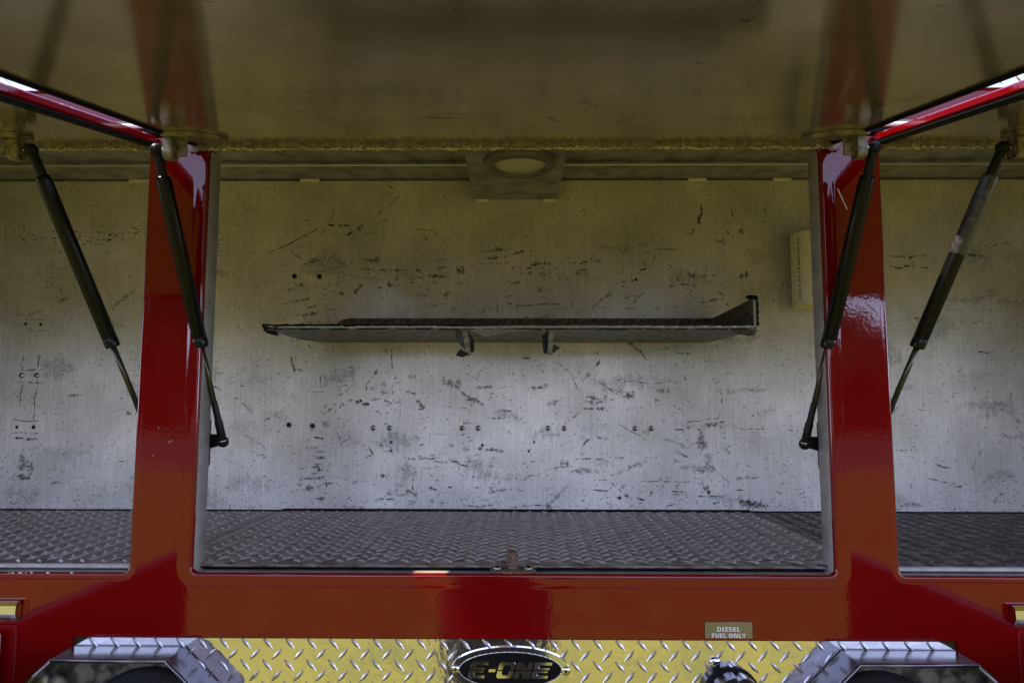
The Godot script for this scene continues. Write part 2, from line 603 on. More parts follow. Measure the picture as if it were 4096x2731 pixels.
	scuff(w, 73, 8, 107, 17, 9.6, 0.3)
	scuff(w, 416, 79, 418, 64, 2.3, 0.7)
	scuff(w, 506, 45, 508, 3, 2.5, 0.6)
	scuff(w, 418, -39, 496, -30, 2.0, 0.6)
	scuff(w, 496, -33, 503, -16, 2.0, 0.5)
	scuff(w, 486, -48, 497, -38, 1.4, 0.7)
	scuff(w, 497, -38, 514, -38, 1.4, 0.7)
	scuff(w, 521, -40, 554, -56, 1.4, 0.7)
	scuff(w, 554, -56, 621, -55, 1.1, 0.6)
	scuff(w, 248, -44, 300, -72, 2.3, 0.5)
	scuff(w, 300, -71, 322, -89, 1.4, 0.5)
	scuff(w, 154, -100, 188, -70, 3.4, 0.5)
	scuff(w, 388, -59, 409, -57, 2.3, 0.9)
	scuff(w, 442, -58, 453, -58, 2.3, 0.8)
	scuff(w, 188, -75, 221, -81, 7.3, 0.3)
	scuff(w, 394, -112, 419, -124, 2.3, 0.7)
	scuff(w, 396, -119, 421, -126, 1.4, 0.7)
	scuff(w, 137, -131, 212, -133, 2.0, 0.7)
	scuff(w, 237, -128, 260, -128, 1.1, 0.6)
	scuff(w, 181, -160, 218, -160, 1.7, 0.9)
	scuff(w, -1, -148, 27, -136, 1.7, 0.5)
	scuff(w, 21, -109, 22, -114, 3.1, 0.9)
	scuff(w, 35, -85, 37, -93, 2.5, 0.9)
	scuff(w, 184, -183, 217, -184, 1.4, 0.6)
	scuff(w, 217, -179, 256, -213, 1.7, 0.6)
	scuff(w, 295, -187, 428, -186, 2.3, 0.4)
	scuff(w, 352, -204, 367, -180, 1.1, 0.4)
	scuff(w, 242, -226, 252, -226, 6.8, 0.7)
	scuff(w, 261, -220, 272, -228, 4.0, 0.9)
	scuff(w, 290, -226, 310, -232, 3.4, 0.9)
	scuff(w, 379, -211, 406, -211, 4.0, 0.7)
	scuff(w, 381, -218, 403, -218, 4.0, 0.4)
	scuff(w, 325, -212, 328, -212, 4.5, 0.9)
	scuff(w, 175, -209, 223, -208, 1.4, 0.8)
	scuff(w, 441, -220, 505, -225, 2.5, 0.6)
	scuff(w, 442, -190, 472, -197, 2.5, 0.5)
	scuff(w, 469, -212, 472, -212, 4.8, 0.9)
	scuff(w, 480, -241, 496, -237, 3.4, 0.7)
	scuff(w, 362, -248, 388, -240, 1.7, 0.8)
	scuff(w, 538, -207, 555, -206, 2.3, 0.9)
	scuff(w, 456, -63, 455, -105, 16.9, 0.3)
	scuff(w, 468, -127, 471, -155, 19.8, 0.2)
	scuff(w, 546, -239, 615, -242, 12.4, 0.5)
	scuff(w, 548, -177, 597, -176, 1.1, 0.6)
	scuff(w, 482, -24, 498, -77, 0.8, -0.6)
	scuff(w, 498, -77, 504, -144, 0.8, -0.6)
	scuff(w, 532, -83, 529, -138, 0.8, -0.6)
	scuff(w, 27, -245, 54, -245, 1.4, 0.8)
	scuff(w, 153, -234, 160, -234, 1.4, 0.8)
	scuff(w, -1271, 126, -1272, 89, 1.1, 0.7)
	scuff(w, -1232, 140, -1233, 86, 1.1, 0.7)
	scuff(w, -1272, 57, -1272, -16, 1.1, 0.7)
	scuff(w, -1233, 66, -1234, -41, 1.1, 0.7)
	scuff(w, -1287, 90, -1218, 90, 1.4, 0.6)
	scuff(w, -1287, 58, -1218, 58, 1.4, 0.6)
	scuff(w, -1289, -39, -1222, -39, 1.4, 0.6)
	scuff(w, -1289, -70, -1221, -70, 1.7, 0.6)
	scuff(w, -1284, -84, -1222, -86, 4.5, 0.5)
	scuff(w, -1258, -131, -1243, -142, 16.9, 0.3)
	scuff(w, -1263, -151, -1240, -159, 22.6, 0.3)
	scuff(w, -1266, -181, -1232, -181, 11.3, 0.4)
	scuff(w, -1278, -257, -1235, -257, 2.3, 0.9)
	scuff(w, -1299, -198, -1270, -170, 2.3, 0.3)
	scuff(w, 938, 384, 1038, 383, 3.2, 0.5)
	scuff(w, 956, 355, 1043, 355, 4.5, 0.5)
	scuff(w, 999, 379, 1003, 379, 6.5, 0.7)
	scuff(w, 1120, 391, 1193, 381, 5.2, 0.4)
	scuff(w, 1188, 401, 1274, 426, 1.9, 0.5)
	scuff(w, 1141, 207, 1174, 219, 2.3, 0.5)
	scuff(w, 1156, 138, 1180, 138, 3.2, 0.6)
	scuff(w, 936, -107, 989, -107, 2.0, 0.7)
	scuff(w, 1034, -141, 1076, -156, 1.7, 0.7)
	scuff(w, 1005, -171, 1059, -189, 1.7, 0.7)
	scuff(w, 1067, -194, 1098, -199, 2.8, 0.6)
	scuff(w, 1120, -156, 1163, -95, 2.3, 0.3)
	scuff(w, 943, -243, 995, -242, 11.3, 0.2)
	scuff(w, -1287, 221, -1218, 221, 1.0, 0.4)
	scuff(w, -1272, 190, -1216, 190, 1.0, 0.3)
	scuff(w, -1237, 323, -1200, 309, 1.0, 0.4)
	scuff(w, -1186, 303, -1184, 286, 1.9, 0.5)
	scuff(w, -1071, 425, -1061, 430, 3.2, 0.6)
	scuff(w, -1064, 430, -1035, 450, 1.3, 0.5)


func door_marks(d: Canvas) -> void:
	scuff(d, -259, 367, -241, 367, 3.9, 0.81)
	scuff(d, -274, 346, -266, 345, 4.9, 0.54)
	scuff(d, -299, 259, -290, 259, 7.6, 0.68)
	scuff(d, -354, 249, -330, 207, 5.6, 0.54)
	scuff(d, -285, 204, -281, 202, 5.8, 1.22)
	scuff(d, -302, 179, -300, 179, 5.4, 1.22)
	scuff(d, -282, 176, -275, 171, 7.3, 0.81)
	scuff(d, -268, 155, -251, 155, 8.0, 1.22)
	scuff(d, -251, 152, -243, 142, 3.7, 0.81)
	scuff(d, -209, 108, -199, 108, 3.2, 1.22)
	scuff(d, -193, 116, -163, 108, 5.1, 1.22)
	scuff(d, -189, 156, -173, 155, 5.6, 0.68)
	scuff(d, -136, 217, -76, 216, 12.8, 0.68)
	scuff(d, -123, 241, -46, 240, 7.8, 0.54)
	scuff(d, -389, 66, -375, 27, 4.1, 0.94)
	scuff(d, -50, 109, -43, 109, 3.2, 1.08)
	scuff(d, -15, 270, -12, 267, 5.4, 0.94)
	scuff(d, -92, 229, -93, 204, 5.8, 0.81)
	scuff(d, 7, 148, 27, 148, 8.0, 1.22)
	scuff(d, 23, 198, 34, 202, 3.6, 0.81)
	scuff(d, 40, 219, 54, 180, 9.2, 0.68)
	scuff(d, 78, 308, 82, 308, 5.8, 1.22)
	scuff(d, 85, 305, 98, 283, 7.3, 1.22)
	scuff(d, 142, 373, 154, 370, 2.9, 0.81)
	scuff(d, 156, 390, 162, 395, 3.2, 1.08)
	scuff(d, 207, 342, 219, 344, 4.9, 0.68)
	scuff(d, 265, 199, 348, 197, 8.3, 0.54)
	scuff(d, 333, 157, 347, 162, 5.6, 1.08)
	scuff(d, 315, 162, 323, 160, 3.7, 0.94)
	scuff(d, 221, 115, 225, 135, 5.1, 0.68)
	scuff(d, 139, 187, 149, 183, 7.1, 0.54)
	scuff(d, 178, 482, 182, 478, 4.1, 0.68)
	scuff(d, 186, 604, 190, 608, 6.8, 0.54)
	scuff(d, 123, 496, 125, 496, 5.6, -0.40)
	scuff(d, 202, 351, 205, 351, 7.0, -0.50)
	scuff(d, 236, 348, 240, 345, 6.0, -0.30)
	scuff(d, 431, 389, 433, 400, 4.2, 0.94)
	scuff(d, 442, 332, 457, 339, 6.1, 0.94)
	scuff(d, 459, 282, 468, 292, 7.5, 0.94)
	scuff(d, 467, 351, 483, 353, 3.9, 0.81)
	scuff(d, 336, 231, 390, 246, 6.8, 0.54)
	scuff(d, 474, 303, 485, 322, 5.3, 0.68)
	scuff(d, 358, 367, 362, 367, 4.9, 0.81)
	scuff(d, 345, 352, 348, 352, 4.4, 0.81)
	scuff(d, 402, 275, 425, 289, 8.7, -0.30)
	scuff(d, 378, 197, 427, 188, 6.0, 0.54)
	scuff(d, -377, 264, -366, 272, 5.4, 0.68)
	scuff(d, -423, 230, -362, 229, 3.9, 0.54)
	scuff(d, -528, 303, -508, 309, 3.7, 0.41)


func materials() -> void:
	grit = noise(FastNoiseLite.TYPE_SIMPLEX, 0.09, 3, 5)
	rng.seed = 77
	# back wall: worn, brushed aluminium
	var w := Canvas.new(-1400, 610, 2800, 900, 2048)
	wall_marks(w)
	# the small nicks that come with years of loading, thicker towards the floor
	for i in 6500:
		var x := rng.randf_range(-1390, 1390)
		var y := -260.0 + 860.0 * pow(rng.randf(), 1.7)
		var a := rng.randf_range(-0.5, 0.5) if rng.randf() < 0.6 else rng.randf_range(0.0, 3.1)
		var l := 1.0 + 7.0 * pow(rng.randf(), 2.5) if rng.randf() < 0.985 else rng.randf_range(9.0, 24.0)
		scuff(w, x, y, x + cos(a) * l, y + sin(a) * l, rng.randf_range(0.8, 2.0), rng.randf_range(0.08, 0.5) if rng.randf() < 0.85 else -0.25)
	for i in 150:   # a dragged row of ticks in the left bay
		var x := rng.randf_range(-1310, -780)
		var y := 452.0 - 0.05 * (x + 1300) + rng.randfn(0.0, 14.0) + 22.0 * sin(x * 0.012)
		var a := rng.randf_range(-0.6, 0.6)
		var l := rng.randf_range(2.0, 9.0)
		scuff(w, x, y, x + cos(a) * l, y + sin(a) * l, 1.8, rng.randf_range(0.4, 0.9))
	for i in 70:   # bright rubbing above the right end of the shelf
		var x := rng.randf_range(400, 640)
		var y := rng.randf_range(250, 400)
		var l := rng.randf_range(20, 70)
		scuff(w, x, y, x + l, y + l * rng.randf_range(0.02, 0.22), 0.9, -rng.randf_range(0.15, 0.5))
	for i in 420:   # fine upright hair scratches everywhere
		var x := rng.randf_range(-1390, 1390)
		var y := rng.randf_range(-200, 500)
		var a := rng.randf_range(1.2, 2.0) if rng.randf() < 0.6 else rng.randf_range(0, PI)
		var l := rng.randf_range(15, 90)
		scuff(w, x, y, x + cos(a) * l, y + sin(a) * l, 0.8, rng.randf_range(-0.5, -0.1))
	for i in 300:   # smears left by gear slid in and out, in drifts
		var band: float = [-235.0, -190.0, -60.0, 60.0, 250.0, 300.0, 345.0][i % 7]
		var x := -600.0 + 1150.0 * rng.randf() if i % 3 else rng.randf_range(-1380, 1380)
		var y := band + rng.randfn(0.0, 32.0)
		var l := 6.0 + 60.0 * pow(rng.randf(), 2.0)
		scuff(w, x, y, x + l, y + l * (rng.randf_range(-0.2, 0.2) if rng.randf() < 0.6 else rng.randf_range(-1.2, 1.2)), 2.0 + 10.0 * pow(rng.randf(), 2.0), rng.randf_range(0.06, 0.4))
	for i in 70:   # broad grey rub clouds
		var x := rng.randf_range(-1300, 1300)
		var y := rng.randf_range(-240, 420)
		scuff(w, x, y, x + rng.randf_range(20, 130), y + rng.randf_range(-14, 14), rng.randf_range(10, 50), rng.randf_range(0.04, 0.14))
	var wall := mat("worn aluminium wall", grey(1), 0.42, 0.4)
	wall.albedo_texture = finish(w, Color(0.81, 0.795, 0.755), Color(0.05, 0.045, 0.042), 0.24, 0.085, 3)
	wall.albedo_color = Color.WHITE
	# door lining: the same metal, cleaner and shinier
	var d := Canvas.new(-620, 760, 1240, 780, 1600)
	door_marks(d)
	for i in 260:
		var x := rng.randf_range(-600, 600)
		var y := 700.0 * pow(rng.randf(), 1.5)
		var l := rng.randf_range(1.5, 8.0)
		scuff(d, x, y, x + l, y + rng.randf_range(-1, 1), rng.randf_range(1.5, 4.0), rng.randf_range(0.15, 0.7) if rng.randf() < 0.6 else -0.3)
	var pan := mat("door lining", grey(1), 0.13, 0.7)
	pan.albedo_texture = finish(d, Color(0.66, 0.62, 0.555), Color(0.07, 0.06, 0.05), 0.26, 0.12, 21, false)
	pan.albedo_color = Color.WHITE
	# red paint with a little orange peel
	var red := mat("red paint", Color(0.14, 0.0008, 0.0012), 0.05, 0.0, 0.52)
	bump(red, cloth(512, 0.035, 3, 9, [[0.0, grey(0.0)], [1.0, grey(1.0)]]), 0.0035, 6.0)
	# other metals
	covered(mat("grey frame metal", grey(0.3), 0.5, 0.35), cloth(512, 0.02, 5, 31, [[0.0, Color(0.56, 0.55, 0.53)], [0.45, Color(0.66, 0.65, 0.62)], [1.0, Color(0.73, 0.72, 0.7)]]), 2.2)
	covered(mat("ceiling metal", grey(0.3), 0.45, 0.45), cloth(512, 0.015, 5, 32, [[0.0, grey(0.4)], [0.5, grey(0.58)], [1.0, grey(0.68)]]), 1.6)
	covered(mat("floor plate", grey(0.2), 0.42, 0.55), cloth(1024, 0.008, 6, 41, [[0.0, Color(0.22, 0.165, 0.125)], [0.4, Color(0.42, 0.355, 0.31)], [0.55, Color(0.5, 0.455, 0.42)], [1.0, Color(0.62, 0.59, 0.57)]]), 2.4)
	covered(mat("soiled floor plate", grey(0.2), 0.5, 0.45), cloth(1024, 0.01, 6, 43, [[0.0, Color(0.14, 0.105, 0.085)], [0.45, Color(0.29, 0.24, 0.21)], [0.58, Color(0.46, 0.42, 0.39)], [1.0, Color(0.62, 0.59, 0.57)]]), 2.0)
	var polished := mat("polished tread plate", Color(0.8, 0.8, 0.82), 0.08, 1.0)
	bump(polished, cloth(512, 0.02, 4, 51, [[0.0, grey(0.0)], [1.0, grey(1.0)]]), 0.016, 4.0)
	var bright := mat("polished aluminium", Color(0.16, 0.15, 0.15), 0.2, 0.9)
	bump(bright, cloth(256, 0.03, 4, 52, [[0.0, grey(0.0)], [1.0, grey(1.0)]]), 0.008, 5.0)
	mat("chrome", Color(0.75, 0.75, 0.76), 0.06, 1.0)
	mat("steel", Color(0.42, 0.4, 0.37), 0.25, 1.0)
	mat("dull zinc", Color(0.3, 0.28, 0.23), 0.45, 0.7)
	covered(mat("bracket casting", grey(0.2), 0.6, 0.4), cloth(256, 0.03, 4, 61, [[0.0, Color(0.3, 0.26, 0.19)], [0.4, Color(0.46, 0.43, 0.36)], [0.6, Color(0.52, 0.5, 0.43)], [1.0, Color(0.6, 0.58, 0.5)]]), 9.0)
	covered(mat("corroded hinge", grey(0.2), 0.65, 0.35), cloth(512, 0.025, 5, 62, [[0.0, Color(0.34, 0.31, 0.26)], [0.42, Color(0.46, 0.45, 0.41)], [0.58, Color(0.52, 0.51, 0.48)], [1.0, Color(0.6, 0.59, 0.54)]]), 5.0)
	covered(mat("oxide crust", grey(0.2), 0.9, 0.0), cloth(256, 0.05, 4, 63, [[0.0, Color(0.38, 0.26, 0.17)], [0.36, Color(0.54, 0.46, 0.34)], [0.46, Color(0.76, 0.73, 0.63)], [1.0, Color(0.86, 0.84, 0.77)]]), 12.0)
	covered(mat("rusty pin", grey(0.2), 0.6, 0.4), cloth(256, 0.04, 4, 64, [[0.0, Color(0.16, 0.1, 0.07)], [0.5, Color(0.34, 0.25, 0.18)], [1.0, Color(0.55, 0.5, 0.38)]]), 20.0)
	covered(mat("dirty tread", grey(0.1), 0.5, 0.3), cloth(256, 0.03, 4, 65, [[0.0, Color(0.16, 0.12, 0.095)], [0.5, Color(0.35, 0.29, 0.25)], [1.0, Color(0.5, 0.44, 0.39)]]), 7.0)
	covered(mat("shelf metal", grey(0.3), 0.45, 0.45), cloth(512, 0.02, 5, 66, [[0.0, Color(0.13, 0.12, 0.1)], [0.4, Color(0.32, 0.31, 0.28)], [0.55, Color(0.44, 0.43, 0.39)], [1.0, Color(0.52, 0.51, 0.48)]]), 3.0)
	mat("bright edge", Color(0.36, 0.36, 0.33), 0.35, 0.6)
	mat("dark rod", Color(0.05, 0.045, 0.025), 0.2, 0.6)
	mat("bright lugs", Color(0.5, 0.49, 0.49), 0.3, 1.0)
	mat("worn lugs", Color(0.52, 0.48, 0.45), 0.25, 0.6)
	mat("dark lugs", Color(0.12, 0.11, 0.105), 0.35, 0.5)
	mat("weld", Color(0.72, 0.7, 0.62), 0.45, 0.3)
	mat("black steel", Color(0.006, 0.006, 0.006), 0.24, 0.0, 0.3)
	covered(mat("painted skylight grey", grey(0.05), 0.3), cloth(256, 0.03, 5, 67, [[0.0, Color(0.08, 0.08, 0.08)], [0.5, Color(0.19, 0.185, 0.2)], [1.0, Color(0.36, 0.34, 0.37)]]), 9.0)  # lighter grey that stands in for skylight on a strut
	mat("dark sheet", Color(0.028, 0.024, 0.018), 0.4, 0.3)
	mat("black plastic", Color(0.006, 0.006, 0.006), 0.4, 0.0, 0.3)
	mat("rubber", Color(0.006, 0.006, 0.006), 0.7, 0.0, 0.25)
	mat("void", Color(0.004, 0.004, 0.004), 0.9)
	mat("lamp bezel", Color(0.13, 0.122, 0.118), 0.4)
	var lens := mat("frosted lens", Color(0.6, 0.56, 0.4), 0.35)
	bump(lens, cloth(256, 0.12, 1, 71, [[0.0, grey(0.0)], [1.0, grey(1.0)]]), 0.05, 24.0)
	covered(mat("cream plastic", grey(0.5), 0.45), cloth(512, 0.02, 5, 72, [[0.0, Color(0.78, 0.76, 0.58)], [0.35, Color(0.9, 0.89, 0.7)], [1.0, Color(0.95, 0.94, 0.78)]]), 5.0)
	mat("print", Color(0.03, 0.03, 0.03), 0.6)
	mat("label plate", Color(0.24, 0.235, 0.2), 0.12, 0.8)
	mat("label lettering", Color(0.62, 0.6, 0.58), 0.45)
	mat("badge black", Color(0.005, 0.005, 0.005), 0.6, 0.0, 0.2)
	mat("painted sky sheen", Color(0.75, 0.75, 0.72), 0.25)  # white put in for the sky mirrored on the drip rail
	mat("chipped primer", Color(0.6, 0.57, 0.5), 0.8)
	# outside
	covered(mat("grass", grey(0.1), 0.95), cloth(1024, 0.01, 6, 81, [[0.0, Color(0.24, 0.25, 0.02)], [0.45, Color(0.37, 0.35, 0.03)], [0.6, Color(0.42, 0.39, 0.04)], [1.0, Color(0.5, 0.45, 0.07)]]), 0.22)
	covered(mat("asphalt", grey(0.05), 0.9), cloth(512, 0.05, 4, 82, [[0.0, grey(0.16)], [1.0, grey(0.28)]]), 0.5)
	var leaf := mat("leaves", Color(0.045, 0.075, 0.018), 0.7)
	leaf.backlight_enabled = true
	leaf.backlight = Color(0.1, 0.14, 0.03)
	mat("bark", Color(0.09, 0.065, 0.045), 0.9)
	mat("dark cloth", Color(0.045, 0.035, 0.035), 0.9)
	mat("skin", Color(0.42, 0.24, 0.17), 0.55)


# ---------------------------------------------------------------- body sheet round the three openings
const OPENINGS := [[-1.56, -0.6313], [-0.5306, 0.5059], [0.6064, 1.54]]
const OPEN_TOP := 0.436
const SHEET := [-0.3684, 0.535]
const SPLITS := [-1.62, -0.58095, 0.55615, 1.6]


func body() -> void:
	var bins := {}
	for k in ["left_pillar", "right_pillar", "side_panel", "header", "left_jamb", "right_jamb", "sill"]:
		bins[k] = begin(true)
	for n in 3:
		var o: Array = OPENINGS[n]
		var band := 0.019 if n == 1 else 0.008
		var loops := []
		for l in [[0.0, -0.05], [0.0, -0.0105], [0.0, -0.010], [0.0, -0.0032], [0.0008, -0.0018], [0.0022, -0.0007], [0.004, -0.0005], [band - 0.003, -0.0005], [band + 0.0, -0.0004], [band + 0.002, -0.0001], [band + 0.0035, 0.0], [band + 0.005, 0.0]]:
			var d: float = l[0]
			loops.append([rrect(o[0] - d, SILL_Y - d, o[1] + d, OPEN_TOP + d, 0.011 + d), l[1]])
		var cell := Rect2(SPLITS[n], SHEET[0], SPLITS[n + 1] - SPLITS[n], SHEET[1] - SHEET[0])
		# the return behind the pillar
		var back := [rrect(o[0] - 0.045, SILL_Y - 0.045, o[1] + 0.045, OPEN_TOP + 0.045, 0.03), -0.05]
		ring(bins, back, loops[0], true, -1.0)
		for i in loops.size() - 1:
			ring(bins, loops[i], loops[i + 1], i == 0, 0.0)
		# the flat rest of the cell
		var last: PackedVector2Array = loops[-1][0]
		var m := last.size()
		for i in m:
			var a := last[i]
			var b := last[(i + 1) % m]
			var pts := [a, b, edge_of(cell, last, (i + 1) % m), edge_of(cell, last, i)]
			var corner := i % 7 == 3   # the middle of an arc takes the cell's corner with it
			if corner:
				var c := Vector2(cell.position.x if i / 7 in [0, 3] else cell.end.x, cell.position.y if i / 7 < 2 else cell.end.y)
				pts.insert(3, c)
			var mid: Vector2 = (a + b) / 2.0
			var v := []
			for p in pts:
				v.append(Vector3(p.x, p.y, 0))
			poly2(bins[bin_of(mid, false)], v, Vector3(0, 0, 1))
	var p1 := commit("pillar", bins["left_pillar"], M["red paint"], truck, "glossy red pillar left of the middle opening")
	commit("jamb", bins["left_jamb"], M["grey frame metal"], p1)
	var p2 := commit("pillar", bins["right_pillar"], M["red paint"], truck, "glossy red pillar right of the middle opening")
	commit("jamb", bins["right_jamb"], M["grey frame metal"], p2)
	var panel := commit("side_panel", bins["side_panel"], M["red paint"], truck, "red painted panel below the compartment sill")
	commit("upper_header", bins["header"], M["red paint"], truck)
	var sill := commit("sill", bins["sill"], M["grey frame metal"], truck, "narrow grey metal sill in front of the tread floor")
	latch(sill)
	# chips along the painted edges, down to the primer
	var st := begin()
	for k in [[-0.435, -0.2742], [-0.245, -0.272], [-0.2735, -0.2729], [0.0, -0.2725], [0.012, -0.2745], [0.195, -0.2725]]:
		ball(st, Vector3(k[0], k[1] , -0.0014), rng.randf_range(0.0012, 0.0024), Vector3(1.4, 0.8, 0.25), 8)
	for i in 60:
		ball(st, Vector3(rng.randf_range(-1.1, -0.72), SILL_Y - rng.randf_range(0.0, 0.003), -0.002), rng.randf_range(0.0006, 0.002), Vector3(1.6, 0.7, 0.4), 6)
	for i in 26:
		ball(st, Vector3(rng.randf_range(0.64, 1.1), SILL_Y - rng.randf_range(0.0, 0.004), -0.002), rng.randf_range(0.0005, 0.0013), Vector3(0.8, 1.3, 0.4), 6)
	var ch := commit("paint_chips", st, M["chipped primer"], panel)
	ch.set_meta("kind", "stuff")
	st = begin()
	for k in [[-0.575, -0.06], [-0.594, -0.037], [-0.6, -0.082], [-0.6, -0.12], [-0.571, -0.058], [-0.547, 0.21], [-0.553, 0.13]]:
		ball(st, Vector3(k[0], k[1], 0.0), rng.randf_range(0.0004, 0.0008), Vector3(0.7, 1.7, 0.2), 6)
	commit("paint_chips", st, M["chipped primer"], p1).set_meta("kind", "stuff")
	st = begin()
	for i in 14:
		var t := i / 13.0
		ball(st, Vector3(0.5335 + t * 0.014, 0.362 - t * 0.034, 0.0), rng.randf_range(0.0008, 0.0014), Vector3(0.8, 1.6, 0.2), 6)
	commit("paint_chips", st, M["chipped primer"], p2).set_meta("kind", "stuff")


func edge_of(cell: Rect2, loop: PackedVector2Array, i: int) -> Vector2:
	# where the flat face runs out to the cell's rim from point i of the loop (four arcs of seven points)
	var q := i / 7
	var t := (i % 7) / 6.0
	var first := loop[q * 7]
	var last := loop[q * 7 + 6]
	var c := Vector2(cell.position.x if q in [0, 3] else cell.end.x, cell.position.y if q < 2 else cell.end.y)
	var a := Vector2(c.x, first.y) if q in [0, 2] else Vector2(first.x, c.y)
	var b := Vector2(last.x, c.y) if q in [0, 2] else Vector2(c.x, last.y)
	return a.lerp(c, t * 2.0) if t <= 0.5 else c.lerp(b, t * 2.0 - 1.0)


func bin_of(p: Vector2, bare: bool) -> String:
	if bare:
		if p.y < SILL_Y + 0.004:
			return "sill"
		if p.y > OPEN_TOP - 0.004:
			return ""
		if p.x < -1.2 or p.x > 1.2:
			return "sill"
		return "left_jamb" if p.x < 0 else "right_jamb"
	if p.y < SILL_Y + 0.006:
		return "side_panel"
	if p.y > OPEN_TOP - 0.004:
		return "header"
	if absf(p.x) > 1.2:
		return "side_panel"
	return "left_pillar" if p.x < 0 else "right_pillar"


func ring(bins: Dictionary, la: Array, lb: Array, bare: bool, facing: float) -> void:
	var a: PackedVector2Array = la[0]
	var b: PackedVector2Array = lb[0]
	var n := a.size()
	var centre := (a[0] + a[n / 2]) / 2.0
	for i in n:
		var j := (i + 1) % n
		var mid := (a[i] + a[j] + b[i] + b[j]) / 4.0
		var to := bin_of((b[i] + b[j]) / 2.0, bare)
		if to == "":
			continue
		# which side the opening lies on tells where the face looks
		var inward := Vector2(clampf(mid.x, minf(a[0].x, b[0].x) + 0.2, maxf(a[14].x, b[14].x) - 0.2), clampf(mid.y, SILL_Y + 0.2, OPEN_TOP - 0.2)) - mid
		var out := Vector3(inward.x, inward.y, 0).normalized() + Vector3(0, 0, 0.35)
		if facing < 0.0:
			out = Vector3(0, 0, -1)
		poly2(bins[to], [Vector3(a[i].x, a[i].y, la[1]), Vector3(a[j].x, a[j].y, la[1]), Vector3(b[j].x, b[j].y, lb[1]), Vector3(b[i].x, b[i].y, lb[1])], out)


func latch(sill: Node) -> void:
	var st := begin(false)
	var y := SILL_Y + 0.0005
	var flat := PackedVector2Array()
	for i in 9:
		flat.append(Vector2(-0.0315, 0) + 0.0172 * Vector2(cos(PI / 2 + PI * i / 8), sin(PI / 2 + PI * i / 8)))
	for i in 9:
		flat.append(Vector2(0.0095, 0) + 0.0172 * Vector2(cos(-PI / 2 + PI * i / 8), sin(-PI / 2 + PI * i / 8)))
	var xf := Transform3D(Basis(Vector3(1, 0, 0), Vector3(0, 0, -1), Vector3(0, 1, 0)), Vector3(0, y, -0.021))
	prism(st, flat, 0.0052, xf, 0.001)
	var plate := commit("latch_striker", st, M["rusty pin"], sill, "rusty latch pin on a rounded plate at the sill's middle")
	var s2 := begin(true)
	lathe(s2, [Vector2(0.0095, 0.0), Vector2(0.0075, 0.004), Vector2(0.0068, 0.007), Vector2(0.0068, 0.026), Vector2(0.0058, 0.0282), Vector2(0.0, 0.0283)], Transform3D(Basis(), Vector3(-0.0115, y + 0.004, -0.02)), 20)
	commit("pin", s2, M["rusty pin"], plate)
	screw(plate, Vector3(-0.0365, y + 0.0052, -0.021), Vector3(0, 1, 0), 0.0076, "steel")
	screw(plate, Vector3(0.0145, y + 0.0052, -0.021), Vector3(0, 1, 0), 0.0076, "steel")
	screw(sill, Vector3(-0.0262, FLOOR_Y + 0.001, -0.048), Vector3(0, 1, 0), 0.0045, "rusty pin")


func screw(parent: Node, at: Vector3, out: Vector3, r: float, metal: String, turn := 0.4) -> MeshInstance3D:
	# a pan head with a cross recess
	var b := along(out)
	var st := begin(true)
	lathe(st, [Vector2(r, -0.0008), Vector2(r, 0.0), Vector2(r * 0.93, r * 0.2), Vector2(r * 0.7, r * 0.4), Vector2(r * 0.35, r * 0.5), Vector2(0, r * 0.53)], Transform3D(b, at), 18)
	var head := commit("screw", st, M[metal], parent)
	if parent == truck:
		return head
	st = begin()
	for k in 2:
		box(st, at + b.y * r * 0.44, Vector3(r * 0.95, r * 0.24, r * 0.26), 0.0, b * Basis(Vector3(0, 1, 0), turn + k * PI / 2))
	st.generate_normals()
	var both := ArrayMesh.new()
	both.add_surface_from_arrays(Mesh.PRIMITIVE_TRIANGLES, head.mesh.surface_get_arrays(0))
	both.surface_set_material(0, M[metal])
	both.add_surface_from_arrays(Mesh.PRIMITIVE_TRIANGLES, st.commit_to_arrays())
	both.surface_set_material(1, M["void"])
	head.mesh = both
	head.material_override = null
	return head


